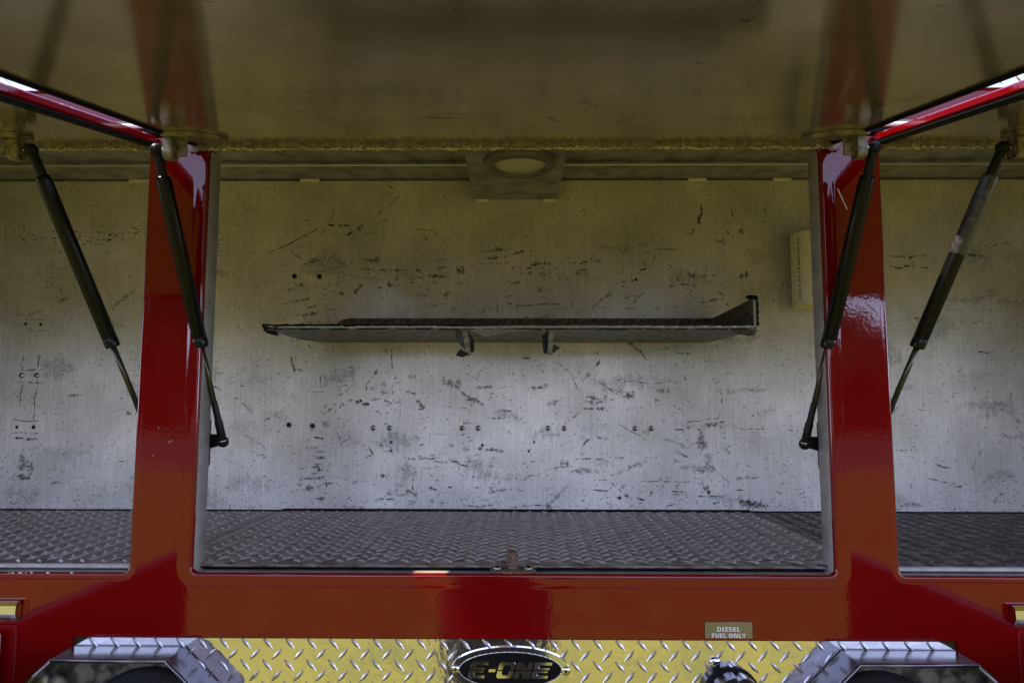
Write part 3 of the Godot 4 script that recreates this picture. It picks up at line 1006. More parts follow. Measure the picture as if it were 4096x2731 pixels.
# ---------------------------------------------------------------- inside
func inside() -> void:
	# back wall, one sheet with its worn finish
	var st := begin()
	var x0 := -1.6
	var x1 := 1.6
	var y0 := FLOOR_Y - 0.004
	var y1 := 0.5825
	for t in [[x0, y0, x1, y1, x1, y0], [x0, y0, x0, y1, x1, y1]]:
		for k in 3:
			var x: float = t[k * 2]
			var y: float = t[k * 2 + 1]
			st.set_uv(Vector2((x * 1000 + 1400) / 2800.0, (610 - y * 1000) / 900.0))
			st.add_vertex(Vector3(x, y, WALL_Z))
	var wall := commit("back_wall", st, M["worn aluminium wall"], truck, "scuffed bare aluminium back wall of the compartments")
	for x in [-0.3698, -0.3287, -0.1459, -0.105, 0.071, 0.1118, 0.2893, 0.33]:
		screw(wall, Vector3(x, -0.056, WALL_Z), Vector3(0, 0, 1), 0.0072, "steel", rng.randf() * 1.5)
	for x in [-1.2726, -1.2334]:
		screw(wall, Vector3(x, 0.0755, WALL_Z), Vector3(0, 0, 1), 0.0072, "steel", rng.randf() * 1.5)
	for k in [[-0.5806, 0.3317, 0.0055], [-0.516, 0.3304, 0.0055], [-0.5831, -0.0486, 0.0058], [-0.5235, -0.051, 0.0058], [-1.2704, 0.2078, 0.0035], [-1.2315, 0.2066, 0.0035], [-1.2761, -0.0556, 0.0035], [-1.2333, -0.0555, 0.0045]]:
		# a drilled hole: a countersunk ring round a dark bore
		var hs := begin(true)
		lathe(hs, [Vector2(k[2] * 1.35, 0.0002), Vector2(k[2] * 1.2, 0.0006), Vector2(k[2] * 0.95, 0.0003)], Transform3D(along(Vector3(0, 0, 1)), Vector3(k[0], k[1], WALL_Z)), 18)
		var hole := commit("drilled_hole", hs, M["dull zinc"], wall)
		var bore := begin()
		lathe(bore, [Vector2(k[2], 0.0004), Vector2(0, 0.00041)], Transform3D(along(Vector3(0, 0, 1)), Vector3(k[0], k[1], WALL_Z)), 18)
		commit("bore", bore, M["void"], wall)
	for k in [[-0.57, -0.524], [0.437, 0.481], [-1.02, -0.966], [0.655, 0.7]]:
		var ws := begin(true)
		bead(ws, Vector3(k[0], 0.5838, WALL_Z + 0.004), Vector3(k[1], 0.5838, WALL_Z + 0.004), 0.0062, 7)
		commit("weld_bead", ws, M["weld"], wall)
	st = begin(true)
	rod(st, Vector3(-1.6, FLOOR_Y + 0.001, WALL_Z + 0.0025), Vector3(1.6, FLOOR_Y + 0.001, WALL_Z + 0.0025), 0.0022, 0.0022, 8)
	rod(st, Vector3(-0.59, FLOOR_Y + 0.0022, WALL_Z + 0.004), Vector3(0.57, FLOOR_Y + 0.0022, WALL_Z + 0.004), 0.0042, 0.0042, 8)
	commit("foot_seam", st, M["rubber"], wall)
	# ceiling sheet, its folded flange along the wall, end walls, and the closed back
	st = begin()
	box(st, Vector3(0, 0.5995, -0.2655), Vector3(3.2, 0.006, 0.50))
	box(st, Vector3(0, 0.63, -0.33), Vector3(3.2, 0.004, 0.64))
	var ceiling := commit("ceiling", st, M["ceiling metal"], truck)
	st = begin()
	box(st, Vector3(0, 0.5885, -0.569), Vector3(3.2, 0.003, 0.104), 0.0006)
	box(st, Vector3(0, 0.5925, -0.5165), Vector3(3.2, 0.007, 0.003), 0.0008)
	commit("ceiling_flange", st, M["ceiling metal"], ceiling, "folded metal flange along the top of the back wall")
	st = begin(true)
	rod(st, Vector3(-1.6, 0.5868, -0.5145), Vector3(1.6, 0.5868, -0.5145), 0.0022, 0.0022, 10)
	commit("flange_lip", st, M["weld"], ceiling)
	st = begin()
	box(st, Vector3(0, 0.18, -0.645), Vector3(3.24, 0.96, 0.02))
	for s in [-1, 1]:
		box(st, Vector3(s * 1.61, 0.18, -0.33), Vector3(0.02, 0.96, 0.61))
	box(st, Vector3(0, FLOOR_Y - 0.02, -0.333), Vector3(3.2, 0.012, 0.6))
	commit("compartment_shell", st, M["grey frame metal"], truck)
	floors()
	lamp()
	shelf()


func floors() -> void:
	var up := Transform3D(Basis(Vector3(1, 0, 0), Vector3(0, 0, -1), Vector3(0, 1, 0)), Vector3(0, FLOOR_Y, 0))
	for k in [[-1.6, -0.599, "floor plate", 0.0, "dull tread plate floor of the left bay"], [-0.595, 0.5755, "floor plate", 0.001, "worn tread plate floor of the middle bay"], [0.5805, 1.6, "soiled floor plate", 0.0, "dirty tread plate floor of the right bay"]]:
		var st := begin()
		var xf := up.translated(Vector3(0, k[3], 0))
		box(st, Vector3((k[0] + k[1]) / 2, FLOOR_Y + k[3] - 0.003, -0.3225), Vector3(k[1] - k[0], 0.006, 0.585), 0.0012)
		var f := commit("floor_plate", st, M[k[2]], truck, k[4])
		st = begin()
		tread(st, k[0] + 0.004, k[1] - 0.004, 0.046, 0.612, Vector2(-0.011, 0.02), Vector2(0.0365, 0.034), xf, 0.027, 0.007, 0.0034, 0.3)
		worn_lugs(f, st, "worn lugs" if k[0] < 0.5 else "dark lugs")
		if k[0] < -0.7 or k[0] > 0.5:
			var s2 := begin()
			box(s2, Vector3((k[0] + k[1]) / 2, FLOOR_Y - 0.002, -0.0255), Vector3(k[1] - k[0] - 0.002, 0.0075, 0.008), 0.002)
			commit("turned_down_edge", s2, M["grey frame metal"], f)
		else:
			# the ragged, grimy front lip
			var s3 := begin(true)
			var x: float = k[0] + 0.08
			while x < k[1] - 0.08:
				var l := rng.randf_range(0.01, 0.03)
				ball(s3, Vector3(x, FLOOR_Y - 0.004, -0.0285), 0.0022, Vector3(l / 0.0035, rng.randf_range(0.5, 0.8), rng.randf_range(0.5, 0.9)), 8)
				x += l * 0.9
			commit("grime_seam", s3, M["rubber"], f)
			s3 = begin(true)
			for i in 26:
				var c := Vector3(-0.52 + pow(rng.randf(), 2.0) * 0.05, FLOOR_Y - 0.0005, -0.035 - pow(rng.randf(), 2.0) * 0.05)
				if i % 2:
					c.x = 0.495 - pow(rng.randf(), 2.0) * 0.05
				ball(s3, c, rng.randf_range(0.002, 0.006), Vector3(1.3, 0.35, 1.0), 8)
			commit("corner_grime", s3, M["rubber"], f).set_meta("kind", "stuff")


func lamp() -> void:
	# a round lamp on a folded plate under the ceiling
	var st := begin()
	box(st, Vector3(-0.01, 0.5325, -0.335), Vector3(0.2155, 0.003, 0.565), 0.0008)
	box(st, Vector3(-0.01, 0.56, -0.62), Vector3(0.2155, 0.055, 0.003))
	var plate := commit("lamp_plate", st, M["ceiling metal"], truck, "flat metal plate that holds the round ceiling lamp")
	st = begin(true)
	var down := Transform3D(Basis(Vector3(1, 0, 0), Vector3(0, -1, 0), Vector3(0, 0, -1)), Vector3(0.0, 0.531, -0.333))
	lathe(st, [Vector2(0.079, -0.001), Vector2(0.0795, 0.006), Vector2(0.077, 0.012), Vector2(0.070, 0.0165), Vector2(0.064, 0.0172), Vector2(0.060, 0.014), Vector2(0.0575, 0.006)], down, 48)
	commit("lamp_bezel", st, M["lamp bezel"], plate, "dark grey ring of the round ceiling lamp")
	st = begin(true)
	lathe(st, [Vector2(0.058, 0.006), Vector2(0.05, 0.0105), Vector2(0.035, 0.0135), Vector2(0.018, 0.015), Vector2(0, 0.0155)], down, 40)
	commit("lamp_lens", st, M["frosted lens"], plate, "frosted lens of the unlit ceiling lamp")
	for k in [[-0.114, -0.083], [0.061, 0.094]]:
		st = begin(true)
		bead(st, Vector3(k[0], 0.529, WALL_Z + 0.005), Vector3(k[1], 0.530, WALL_Z + 0.005), 0.0062, 5)
		commit("weld_bead", st, M["weld"], plate)


func shelf() -> void:
	var xl := -0.5385
	var xr := 0.4935
	var zf := -0.3055
	var y := 0.16
	# bottom plate with cut back corners
	var st := begin()
	var flat := PackedVector2Array([Vector2(xl, zf), Vector2(xl + 0.004, -0.55), Vector2(-0.515, -0.6), Vector2(-0.49, -0.618), Vector2(-0.45, WALL_Z + 0.001), Vector2(0.44, WALL_Z + 0.001), Vector2(0.465, -0.618), Vector2(0.478, -0.598), Vector2(xr - 0.002, -0.45), Vector2(xr, zf)])
	var lie := Transform3D(Basis(Vector3(1, 0, 0), Vector3(0, 0, 1), Vector3(0, -1, 0)), Vector3(0, y + 0.004, 0))
	prism(st, flat, 0.004, lie)
	var sh := commit("shelf", st, M["shelf metal"], truck, "bent tread plate shelf, torn at its left end, on the back wall")
	# upturned back flange of tread plate, rounded at its cut left end
	st = begin()
	var back := PackedVector2Array([Vector2(-0.468, y + 0.005), Vector2(-0.466, y + 0.05), Vector2(-0.455, y + 0.058), Vector2(-0.435, y + 0.062), Vector2(0.4885, y + 0.062), Vector2(0.4885, y + 0.005)])
	var on_wall := Transform3D(Basis(), Vector3(0, 0, WALL_Z + 0.001))
	prism(st, back, 0.003, on_wall)
	tread(st, -0.455, 0.485, y + 0.012, y + 0.060, Vector2(-0.2, y + 0.046), Vector2(0.0365, 0.034), Transform3D(Basis(), Vector3(0, 0, WALL_Z + 0.004)), 0.026, 0.007, 0.0018)
	commit("back_flange", st, M["dirty tread"], sh, "dirty tread plate flange standing along the shelf's back")
	# upturned right end
	st = begin()
	var end := PackedVector2Array([Vector2(-zf, y + 0.004), Vector2(-zf, y + 0.066), Vector2(0.618, y + 0.062), Vector2(0.618, y + 0.004)])
	var face_left := Transform3D(Basis(Vector3(0, 0, -1), Vector3(0, 1, 0), Vector3(1, 0, 0)), Vector3(xr - 0.004, 0, 0))
	prism(st, end, 0.004, face_left)
	tread(st, 0.318, 0.615, y + 0.008, y + 0.06, Vector2(0.33, y + 0.02), Vector2(0.0365, 0.034), Transform3D(Basis(Vector3(0, 0, -1), Vector3(0, 1, 0), Vector3(-1, 0, 0)), Vector3(xr - 0.004, 0, 0)), 0.026, 0.007, 0.0018)
	commit("end_flange", st, M["dirty tread"], sh, "upturned right end of the shelf")
	# front edge: bent metal strip, its tape remains and torn tabs
	st = begin(true)
	var x := xl + 0.03
	var prev := Vector3(x, y + 0.0045, zf + 0.001)
	while x < xr - 0.006:
		x += 0.03
		var nx := minf(x, xr - 0.005)
		var p := Vector3(nx, y + 0.0045 + rng.randf_range(-0.0006, 0.0006) + (-0.0012 if absf(nx + 0.09) < 0.06 else 0.0), zf + 0.001 + rng.randf_range(-0.0005, 0.0005))
		rod(st, prev, p, 0.0036, 0.0036, 10)
		prev = p
	commit("front_edge", st, M["bright edge"], sh, "bright worn front edge of the shelf")
	st = begin()
	x = xl
	while x < -0.1:
		var l := rng.randf_range(0.006, 0.028)
		var thin := 1.0 if x < -0.33 else 0.5
		box(st, Vector3(x + l / 2, y + 0.0078 + rng.randf_range(-0.001, 0.0012), zf + 0.003), Vector3(l * 1.1, rng.randf_range(0.0015, 0.0045) * thin, 0.006), 0.0004, Basis(Vector3(0, 0, 1), rng.randf_range(-0.12, 0.12)))
		x += l * rng.randf_range(0.6, 1.25)
	x = xl + 0.02
	while x < 0.46:
		var l := rng.randf_range(0.008, 0.05)
		box(st, Vector3(x + l / 2, y + 0.0002 + rng.randf_range(-0.0012, 0.0004), zf + 0.0028), Vector3(l, rng.randf_range(0.0008, 0.0026), 0.004), 0.0003, Basis(Vector3(0, 0, 1), rng.randf_range(-0.04, 0.04)))
		x += l * rng.randf_range(0.8, 1.8)
	commit("tape_remains", st, M["rubber"], sh, "black ragged tape along the shelf's front edge")
	var shard := func(pts: Array, called: String, m: String) -> void:
		var s := begin()
		for i in range(1, pts.size() - 1):
			poly2(s, [pts[0], pts[i], pts[i + 1]], Vector3(0, 0, 1))
			poly2(s, [pts[0] - Vector3(0, 0, 0.0015), pts[i] - Vector3(0, 0, 0.0015), pts[i + 1] - Vector3(0, 0, 0.0015)], Vector3(0, 0, -1))
		for i in pts.size():
			var a: Vector3 = pts[i]
			var b: Vector3 = pts[(i + 1) % pts.size()]
			var o: Vector3 = (a + b) / 2.0 - (pts[0] + pts[pts.size() / 2]) / 2.0
			poly2(s, [a, b, b - Vector3(0, 0, 0.0015), a - Vector3(0, 0, 0.0015)], o)
		commit(called, s, M[m], sh)
	# left end: torn strap corners
	shard.call([Vector3(xl - 0.004, y + 0.008, zf + 0.004), Vector3(xl - 0.003, y + 0.0095, zf + 0.004), Vector3(xl + 0.018, y + 0.002, zf + 0.006), Vector3(xl + 0.004, y - 0.004, zf + 0.006)], "torn_tab", "black plastic")
	shard.call([Vector3(xl - 0.001, y - 0.002, zf + 0.006), Vector3(xl + 0.03, y - 0.005, zf + 0.008), Vector3(xl + 0.035, y - 0.016, zf + 0.008), Vector3(xl + 0.01, y - 0.010, zf + 0.006)], "torn_tab", "black plastic")
	# right end: rubber caps left on the corner
	shard.call([Vector3(xr - 0.052, y - 0.002, zf + 0.004), Vector3(xr + 0.002, y - 0.002, zf + 0.004), Vector3(xr - 0.006, y - 0.014, zf + 0.006), Vector3(xr - 0.02, y - 0.015, zf + 0.006), Vector3(xr - 0.045, y - 0.010, zf + 0.006)], "torn_tab", "dirty tread")
	st = begin(true)
	ball(st, Vector3(xr - 0.0105, y + 0.0668, zf + 0.003), 0.005, Vector3(2.2, 1.0, 0.8), 12)
	ball(st, Vector3(xr - 0.001, y + 0.0645, zf + 0.002), 0.005, Vector3(0.9, 1.0, 0.8), 12)
	x = 0.0
	while x < 0.058:
		ball(st, Vector3(xr + 0.001 + rng.randf_range(0, 0.003), y + 0.066 - x, zf - 0.001), rng.randf_range(0.003, 0.0055), Vector3(0.8, 1.2, 0.8), 8)
		x += 0.006
	commit("edge_rubber", st, M["rubber"], sh, "black rubber lump at the top of the shelf's right end")
	st = begin()
	box(st, Vector3(xr - 0.0025, y + 0.034, zf + 0.0022), Vector3(0.0055, 0.06, 0.003), 0.0008)
	commit("end_edge", st, M["bright edge"], sh)
	# what is left of two folded braces under the front edge
	brace(sh, -0.1155, y, zf, 0.056, -1.0)
	brace(sh, 0.0665, y, zf, 0.055, 1.0)
	# peeled strip between the braces
	shard.call([Vector3(-0.107, y - 0.001, zf + 0.005), Vector3(-0.02, y - 0.001, zf + 0.005), Vector3(0.03, y - 0.002, zf + 0.005), Vector3(-0.03, y - 0.0095, zf + 0.008), Vector3(-0.075, y - 0.017, zf + 0.010)], "peeled_strip", "bright edge")


func sheet(st: SurfaceTool, q: Array, out: Vector3) -> void:
	# a thin bent flap: both faces and its edges
	var b := []
	for v in q:
		b.append(v - out.normalized() * 0.0018)
	poly2(st, q, out)
	poly2(st, b, -out)
	var mid := Vector3.ZERO
	for v in q:
		mid += v / q.size()
	for i in q.size():
		var j := (i + 1) % q.size()
		poly2(st, [q[i], q[j], b[j], b[i]], (q[i] + q[j]) / 2.0 - mid)


func brace(sh: Node, x: float, y: float, zf: float, drop: float, side: float) -> void:
	# a folded channel torn off below: a front web, two cheeks that run back, a bent toe
	var tilt := 0.16 if side < 0 else -0.08
	var st := begin()
	var foot := Vector3(x + tilt * drop, y - drop, zf + 0.002)
	sheet(st, [Vector3(x - 0.0055, y - 0.001, zf + 0.003), Vector3(x + 0.0055, y - 0.001, zf + 0.003), foot + Vector3(0.0045, 0, 0.001), foot + Vector3(-0.0045, 0.001, 0.001)], Vector3(0, 0, 1))
	var web := commit("brace", st, M["bracket casting"], sh, "bent remains of a folded brace under the shelf, " + ("left" if side < 0 else "right"))
	st = begin()
	if side < 0:
		sheet(st, [Vector3(x - 0.006, y - 0.002, zf), Vector3(x - 0.021, y - 0.001, zf - 0.004), Vector3(x - 0.016, y - 0.026, zf - 0.006), foot + Vector3(-0.008, 0.012, -0.001), foot + Vector3(-0.003, 0.006, 0)], Vector3(-0.4, 0, 1))
		sheet(st, [Vector3(x + 0.006, y - 0.003, zf), Vector3(x + 0.019, y - 0.022, zf - 0.02), Vector3(x + 0.019, y - 0.044, zf - 0.02), foot + Vector3(0.006, 0.003, -0.002), foot + Vector3(0.004, 0.03, -0.002)], Vector3(0.5, 0, 1))
		sheet(st, [foot + Vector3(0.002, 0.003, 0.003), foot + Vector3(-0.018, 0.014, 0.0), foot + Vector3(-0.027, 0.0, 0.004), foot + Vector3(-0.012, -0.004, 0.006)], Vector3(0, -0.3, 1))
	else:
		sheet(st, [Vector3(x - 0.006, y - 0.003, zf), Vector3(x - 0.019, y - 0.012, zf - 0.02), Vector3(x - 0.018, y - 0.034, zf - 0.02), Vector3(x - 0.016, y - 0.05, zf - 0.016), foot + Vector3(-0.004, 0.004, -0.002)], Vector3(-0.5, 0, 1))
		sheet(st, [Vector3(x + 0.004, y - 0.031, zf - 0.004), Vector3(x + 0.019, y - 0.038, zf - 0.010), foot + Vector3(0.004, 0.002, 0)], Vector3(0.3, 0.3, 1))
	commit("cheek", st, M["dark sheet"], web)
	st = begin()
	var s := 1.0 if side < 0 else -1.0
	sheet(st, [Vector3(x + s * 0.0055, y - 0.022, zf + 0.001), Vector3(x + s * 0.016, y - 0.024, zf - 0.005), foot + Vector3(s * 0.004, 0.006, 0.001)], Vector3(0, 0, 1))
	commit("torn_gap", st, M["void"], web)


# ---------------------------------------------------------------- lift-up doors and their gas struts
func door_frame() -> Transform3D:
	# local x along the truck, y out of the door's inside face (down), z from the hinge outwards
	var s := Vector3(0, -sin(DROOP), cos(DROOP))
	var up := Vector3(0, cos(DROOP), sin(DROOP))
	return Transform3D(Basis(Vector3(1, 0, 0), up, s), Vector3(0, 0.4425, 0))


func lift_door(xl: float, xr: float, seal: float, label: String) -> Node3D:
	var f := door_frame()
	var b := f.basis
	var mid := (xl + xr) / 2.0
	var wide := xr - xl
	var st := begin()
	box(st, f * Vector3(mid, 0.0075, 0.372), Vector3(wide, 0.0125, 0.74), 0.0025, b)
	var door := commit("lift_up_door", st, M["red paint"], truck, label)
	# inner lining sheet
	st = begin()
	var q := [[xl + seal, 0.0], [xr - seal, 0.0], [xr - seal, 0.722], [xl + seal, 0.722]]
	for t in [[0, 1, 2], [0, 2, 3]]:
		for k in t:
			st.set_uv(Vector2((q[k][0] * 1000 + 620) / 1240.0, (760 - q[k][1] * 1000) / 780.0))
			st.add_vertex(f * Vector3(q[k][0], 0.0, q[k][1]))
	var lining := commit("inner_lining", st, M["door lining"], door, "")
	st = begin()
	box(st, f * Vector3(mid, 0.0025, 0.361), Vector3(wide - seal * 2.0 - 0.002, 0.0045, 0.722), 0.0, b)
	commit("lining_edge", st, M["grey frame metal"], door)
	# black weatherstrip all round
	st = begin()
	for x in [xl + seal / 2.0 + 0.001, xr - seal / 2.0 - 0.001]:
		box(st, f * Vector3(x, -0.001, 0.37), Vector3(seal - 0.003, 0.006, 0.736), 0.002, b)
	box(st, f * Vector3(mid, -0.001, 0.731), Vector3(wide - 0.006, 0.006, 0.016), 0.002, b)
	commit("weatherstrip", st, M["rubber"], door)
	return door


func strut_bracket(door: Node, x: float, side: float, z: float) -> Vector3:
	# plate screwed to the door's lining with a lug that carries the strut's ball; side: which way the ball points
	var f := door_frame()
	var b := f.basis
	var st := begin()
	var s := -side
	var flat := PackedVector2Array([Vector2(0, -0.024), Vector2(0, 0.018), Vector2(s * 0.045, 0.020), Vector2(s * 0.076, -0.012), Vector2(s * 0.08, -0.044), Vector2(s * 0.055, -0.054), Vector2(s * 0.026, -0.034)])
	var xf := Transform3D(Basis(Vector3(1, 0, 0), b.z, -b.y), f * Vector3(x - side * 0.003, -0.0005, z))
	if s < 0:
		xf.basis.x = Vector3(1, 0, 0)
	prism(st, flat, 0.007, xf, 0.0012)
	var plate := commit("strut_bracket", st, M["bracket casting"], door)
	st = begin()
	var lug_at := f * Vector3(x + s * 0.012, -0.007, z)
	var tab := rrect(-0.012, -0.036, 0.012, 0.002, 0.009)
	prism(st, tab, 0.016, Transform3D(Basis(Vector3(0, 0, 1), Vector3(0, 1, 0), Vector3(1, 0, 0)), lug_at + Vector3(-0.008, 0, 0)), 0.002)
	box(st, lug_at + Vector3(s * 0.015, -0.014, -0.002), Vector3(0.018, 0.032, 0.005), 0.0015)
	commit("bracket_lug", st, M["bracket casting"], plate)
	for k in [[0.036, 0.004], [0.062, -0.028]]:
		st = begin(true)
		ball(st, f * Vector3(x - side * 0.003 + s * k[0], -0.008, z + k[1]), 0.0075, Vector3(1, 0.35, 1), 14, b)
		commit("bolt_head", st, M["bracket casting"], plate)
	for k in [[0.055, -0.077], [0.095, -0.105]]:
		st = begin(true)
		ball(st, f * Vector3(x + s * k[0], -0.001, z + k[1] * 0.9), 0.0085, Vector3(1, 0.3, 1), 14, b)
		commit("bolt_head", st, M["dull zinc"], plate)
	# ball stud towards the strut
	st = begin(true)
	var at := lug_at + Vector3(side * 0.0225, -0.019, 0)
	rod(st, lug_at + Vector3(0, -0.019, 0), at, 0.004, 0.004, 12)
	commit("ball_stud", st, M["steel"], plate)
	return at


func gas_strut(top: Vector3, low: Vector3, mount: Vector3, out: float, label: String) -> void:
	var d := (low - top).normalized()
	var l := top.distance_to(low)
	var st := begin(true)
	# pressure tube with rolled ends
	var b := along(d)
	lathe(st, [Vector2(0, 0.040), Vector2(0.0085, 0.040), Vector2(0.0108, 0.0425), Vector2(0.0117, 0.047), Vector2(0.0117, l * 0.615), Vector2(0.0113, l * 0.616), Vector2(0.0113, l * 0.6185), Vector2(0.0117, l * 0.6195), Vector2(0.0117, l * 0.645), Vector2(0.0112, l * 0.6495), Vector2(0.0095, l * 0.65), Vector2(0, l * 0.65)], Transform3D(b, top), 28)
	var tube := commit("gas_strut", st, M["black steel"], truck, label)
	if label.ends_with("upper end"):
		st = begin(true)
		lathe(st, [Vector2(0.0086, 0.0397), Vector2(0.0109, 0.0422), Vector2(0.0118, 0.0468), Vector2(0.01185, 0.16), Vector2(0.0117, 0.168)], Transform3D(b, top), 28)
		commit("painted_skylight", st, M["painted skylight grey"], tube)  # paler sleeve imitates skylight falling through the door gap
	st = begin(true)
	rod(st, top + d * l * 0.64, top + d * (l - 0.04), 0.0046, 0.0046, 16)
	commit("piston_rod", st, M["dark rod"], tube)
	st = begin(true)
	lathe(st, [Vector2(0.0068, 0.006), Vector2(0.0075, 0.018), Vector2(0.0075, 0.041)], Transform3D(b, top), 20)
	ball(st, top, 0.0102)
	commit("end_fitting", st, M["black plastic"], tube)
	st = begin(true)
	lathe(st, [Vector2(0.0048, l - 0.075), Vector2(0.0052, l - 0.074), Vector2(0.0056, l - 0.04), Vector2(0.0068, l - 0.038), Vector2(0.007, l - 0.01), Vector2(0.006, l - 0.004)], Transform3D(b, top), 20)
	ball(st, low, 0.0098)
	commit("end_fitting", st, M["black plastic"], tube)
	# wire clip round the lower socket
	st = begin(true)
	lathe(st, [Vector2(0.0088, -0.0006), Vector2(0.0103, 0.0), Vector2(0.0088, 0.0006)], Transform3D(b, low - d * 0.004), 24)
	commit("wire_clip", st, M["chrome"], tube)
	# lower bracket on the pillar's side
	st = begin(true)
	rod(st, low - Vector3(out * 0.006, 0, 0), low - Vector3(out * 0.016, 0, 0), 0.0042, 0.0042, 12)
	st.set_smooth_group(-1)
	var cone := PackedVector2Array([Vector2(0, -0.014), Vector2(0, 0.012), Vector2(out * 0.026, 0.012), Vector2(out * 0.030, 0.006), Vector2(out * 0.030, -0.006)])
	prism(st, cone, 0.018, Transform3D(Basis(), Vector3(mount.x + out * 0.004, mount.y + 0.002, mount.z - 0.009)), 0.001)
	box(st, mount + Vector3(out * 0.0025, -0.001, 0), Vector3(0.006, 0.082, 0.03), 0.0022)
	commit("pillar_bracket", st, M["black steel"], tube)


func doors() -> void:
	var left := lift_door(-1.62, -0.617, 0.022, "left lift-up door, held open over the left bay")
	var centre := lift_door(-0.5575, 0.5325, 0.011, "middle lift-up door seen from below, its bare metal lining scuffed near the hinge")
	var right := lift_door(0.5935, 1.6, 0.022, "right lift-up door, its red left edge bright in the sun")
	var z := 0.104
	var a := strut_bracket(centre, -0.5545, -1.0, z)
	var b := strut_bracket(centre, 0.5345, 1.0, z)
	var c := strut_bracket(left, -0.772, 1.0, z)
	var d := strut_bracket(right, 0.7515, -1.0, z)
	gas_strut(a, Vector3(-0.5165, -0.063, -0.072), Vector3(-0.549, -0.064, -0.072), 1.0, "black gas strut at the left edge of the middle door")
	gas_strut(b, Vector3(0.4915, -0.0647, -0.072), Vector3(0.524, -0.066, -0.072), -1.0, "black gas strut at the right edge of the middle door")
	gas_strut(c, Vector3(-0.64, -0.063, -0.072), Vector3(-0.613, -0.064, -0.072), -1.0, "black gas strut of the left door, far left")
	gas_strut(d, Vector3(0.613, -0.064, -0.072), Vector3(0.586, -0.066, -0.072), 1.0, "black gas strut of the right door, skylight painted on its upper end")
	for k in [[-1.6, -0.642, "left"], [-0.545, 0.519, "middle"], [0.609, 1.6, "right"]]:
		hinge(k[0], k[1], k[2])


func hinge(x0: float, x1: float, which: String) -> void:
	var st := begin()
	box(st, Vector3((x0 + x1) / 2, 0.4395, 0.0042), Vector3(x1 - x0, 0.019, 0.0028), 0.0008)
	var leaf := commit("door_hinge", st, M["corroded hinge"], truck, "corroded metal hinge strip above the " + which + " opening")
	st = begin(true)
	rod(st, Vector3(x0, 0.4492, 0.006), Vector3(x1, 0.4492, 0.006), 0.0042, 0.0042, 14)
	commit("hinge_knuckle", st, M["rubber"], leaf)  # coloured black to stand in for the shadow above the leaf
	# white oxide and rust along the lower edge
	st = begin(true)
	var x := x0 + 0.004
	while x < x1 - 0.004:
		var r := rng.randf_range(0.001, 0.0026) * (0.6 + 0.5 * absf(sin(x * 17.0)))
		ball(st, Vector3(x, 0.4312 + rng.randf_range(-0.001, 0.0022), 0.0055), r, Vector3(rng.randf_range(0.9, 2.4), rng.randf_range(0.6, 1.1), 0.35), 7)
		x += rng.randf_range(0.002, 0.006)
	var crust := commit("oxide_crust", st, M["oxide crust"], leaf)
	crust.set_meta("kind", "stuff")
	var spots := [-0.498, -0.2725, -0.0905, 0.1005, 0.279, 0.505]
	if x0 < -1.0:
		spots = [-0.7, -0.93, -1.16, -1.39]
	elif x1 > 1.0:
		spots = [0.664, 0.89, 1.12, 1.35]
	for s in spots:
		st = begin(true)
		lathe(st, [Vector2(0.0072, 0.0), Vector2(0.007, 0.0012), Vector2(0.005, 0.0016), Vector2(0.0048, 0.0032), Vector2(0.003, 0.0034), Vector2(0.0028, 0.0008), Vector2(0, 0.0008)], Transform3D(along(Vector3(0, 0, 1)), Vector3(s, 0.4385, 0.0054)), 18)
		commit("hinge_bolt", st, M["dull zinc"], leaf)
	# folded end of the strip beside the pillar
	for e in [x0, x1]:
		if absf(e) < 1.0:
			var inward := 1.0 if e == x0 else -1.0
			st = begin()
			box(st, Vector3(e - inward * 0.001, 0.4385, 0.0065), Vector3(0.022, 0.02, 0.003), 0.001, Basis(Vector3(0, 0, 1), inward * 0.5))
			box(st, Vector3(e - inward * 0.012, 0.4335, 0.005), Vector3(0.012, 0.012, 0.0045), 0.002)
			commit("hinge_end", st, M["bracket casting"], leaf)


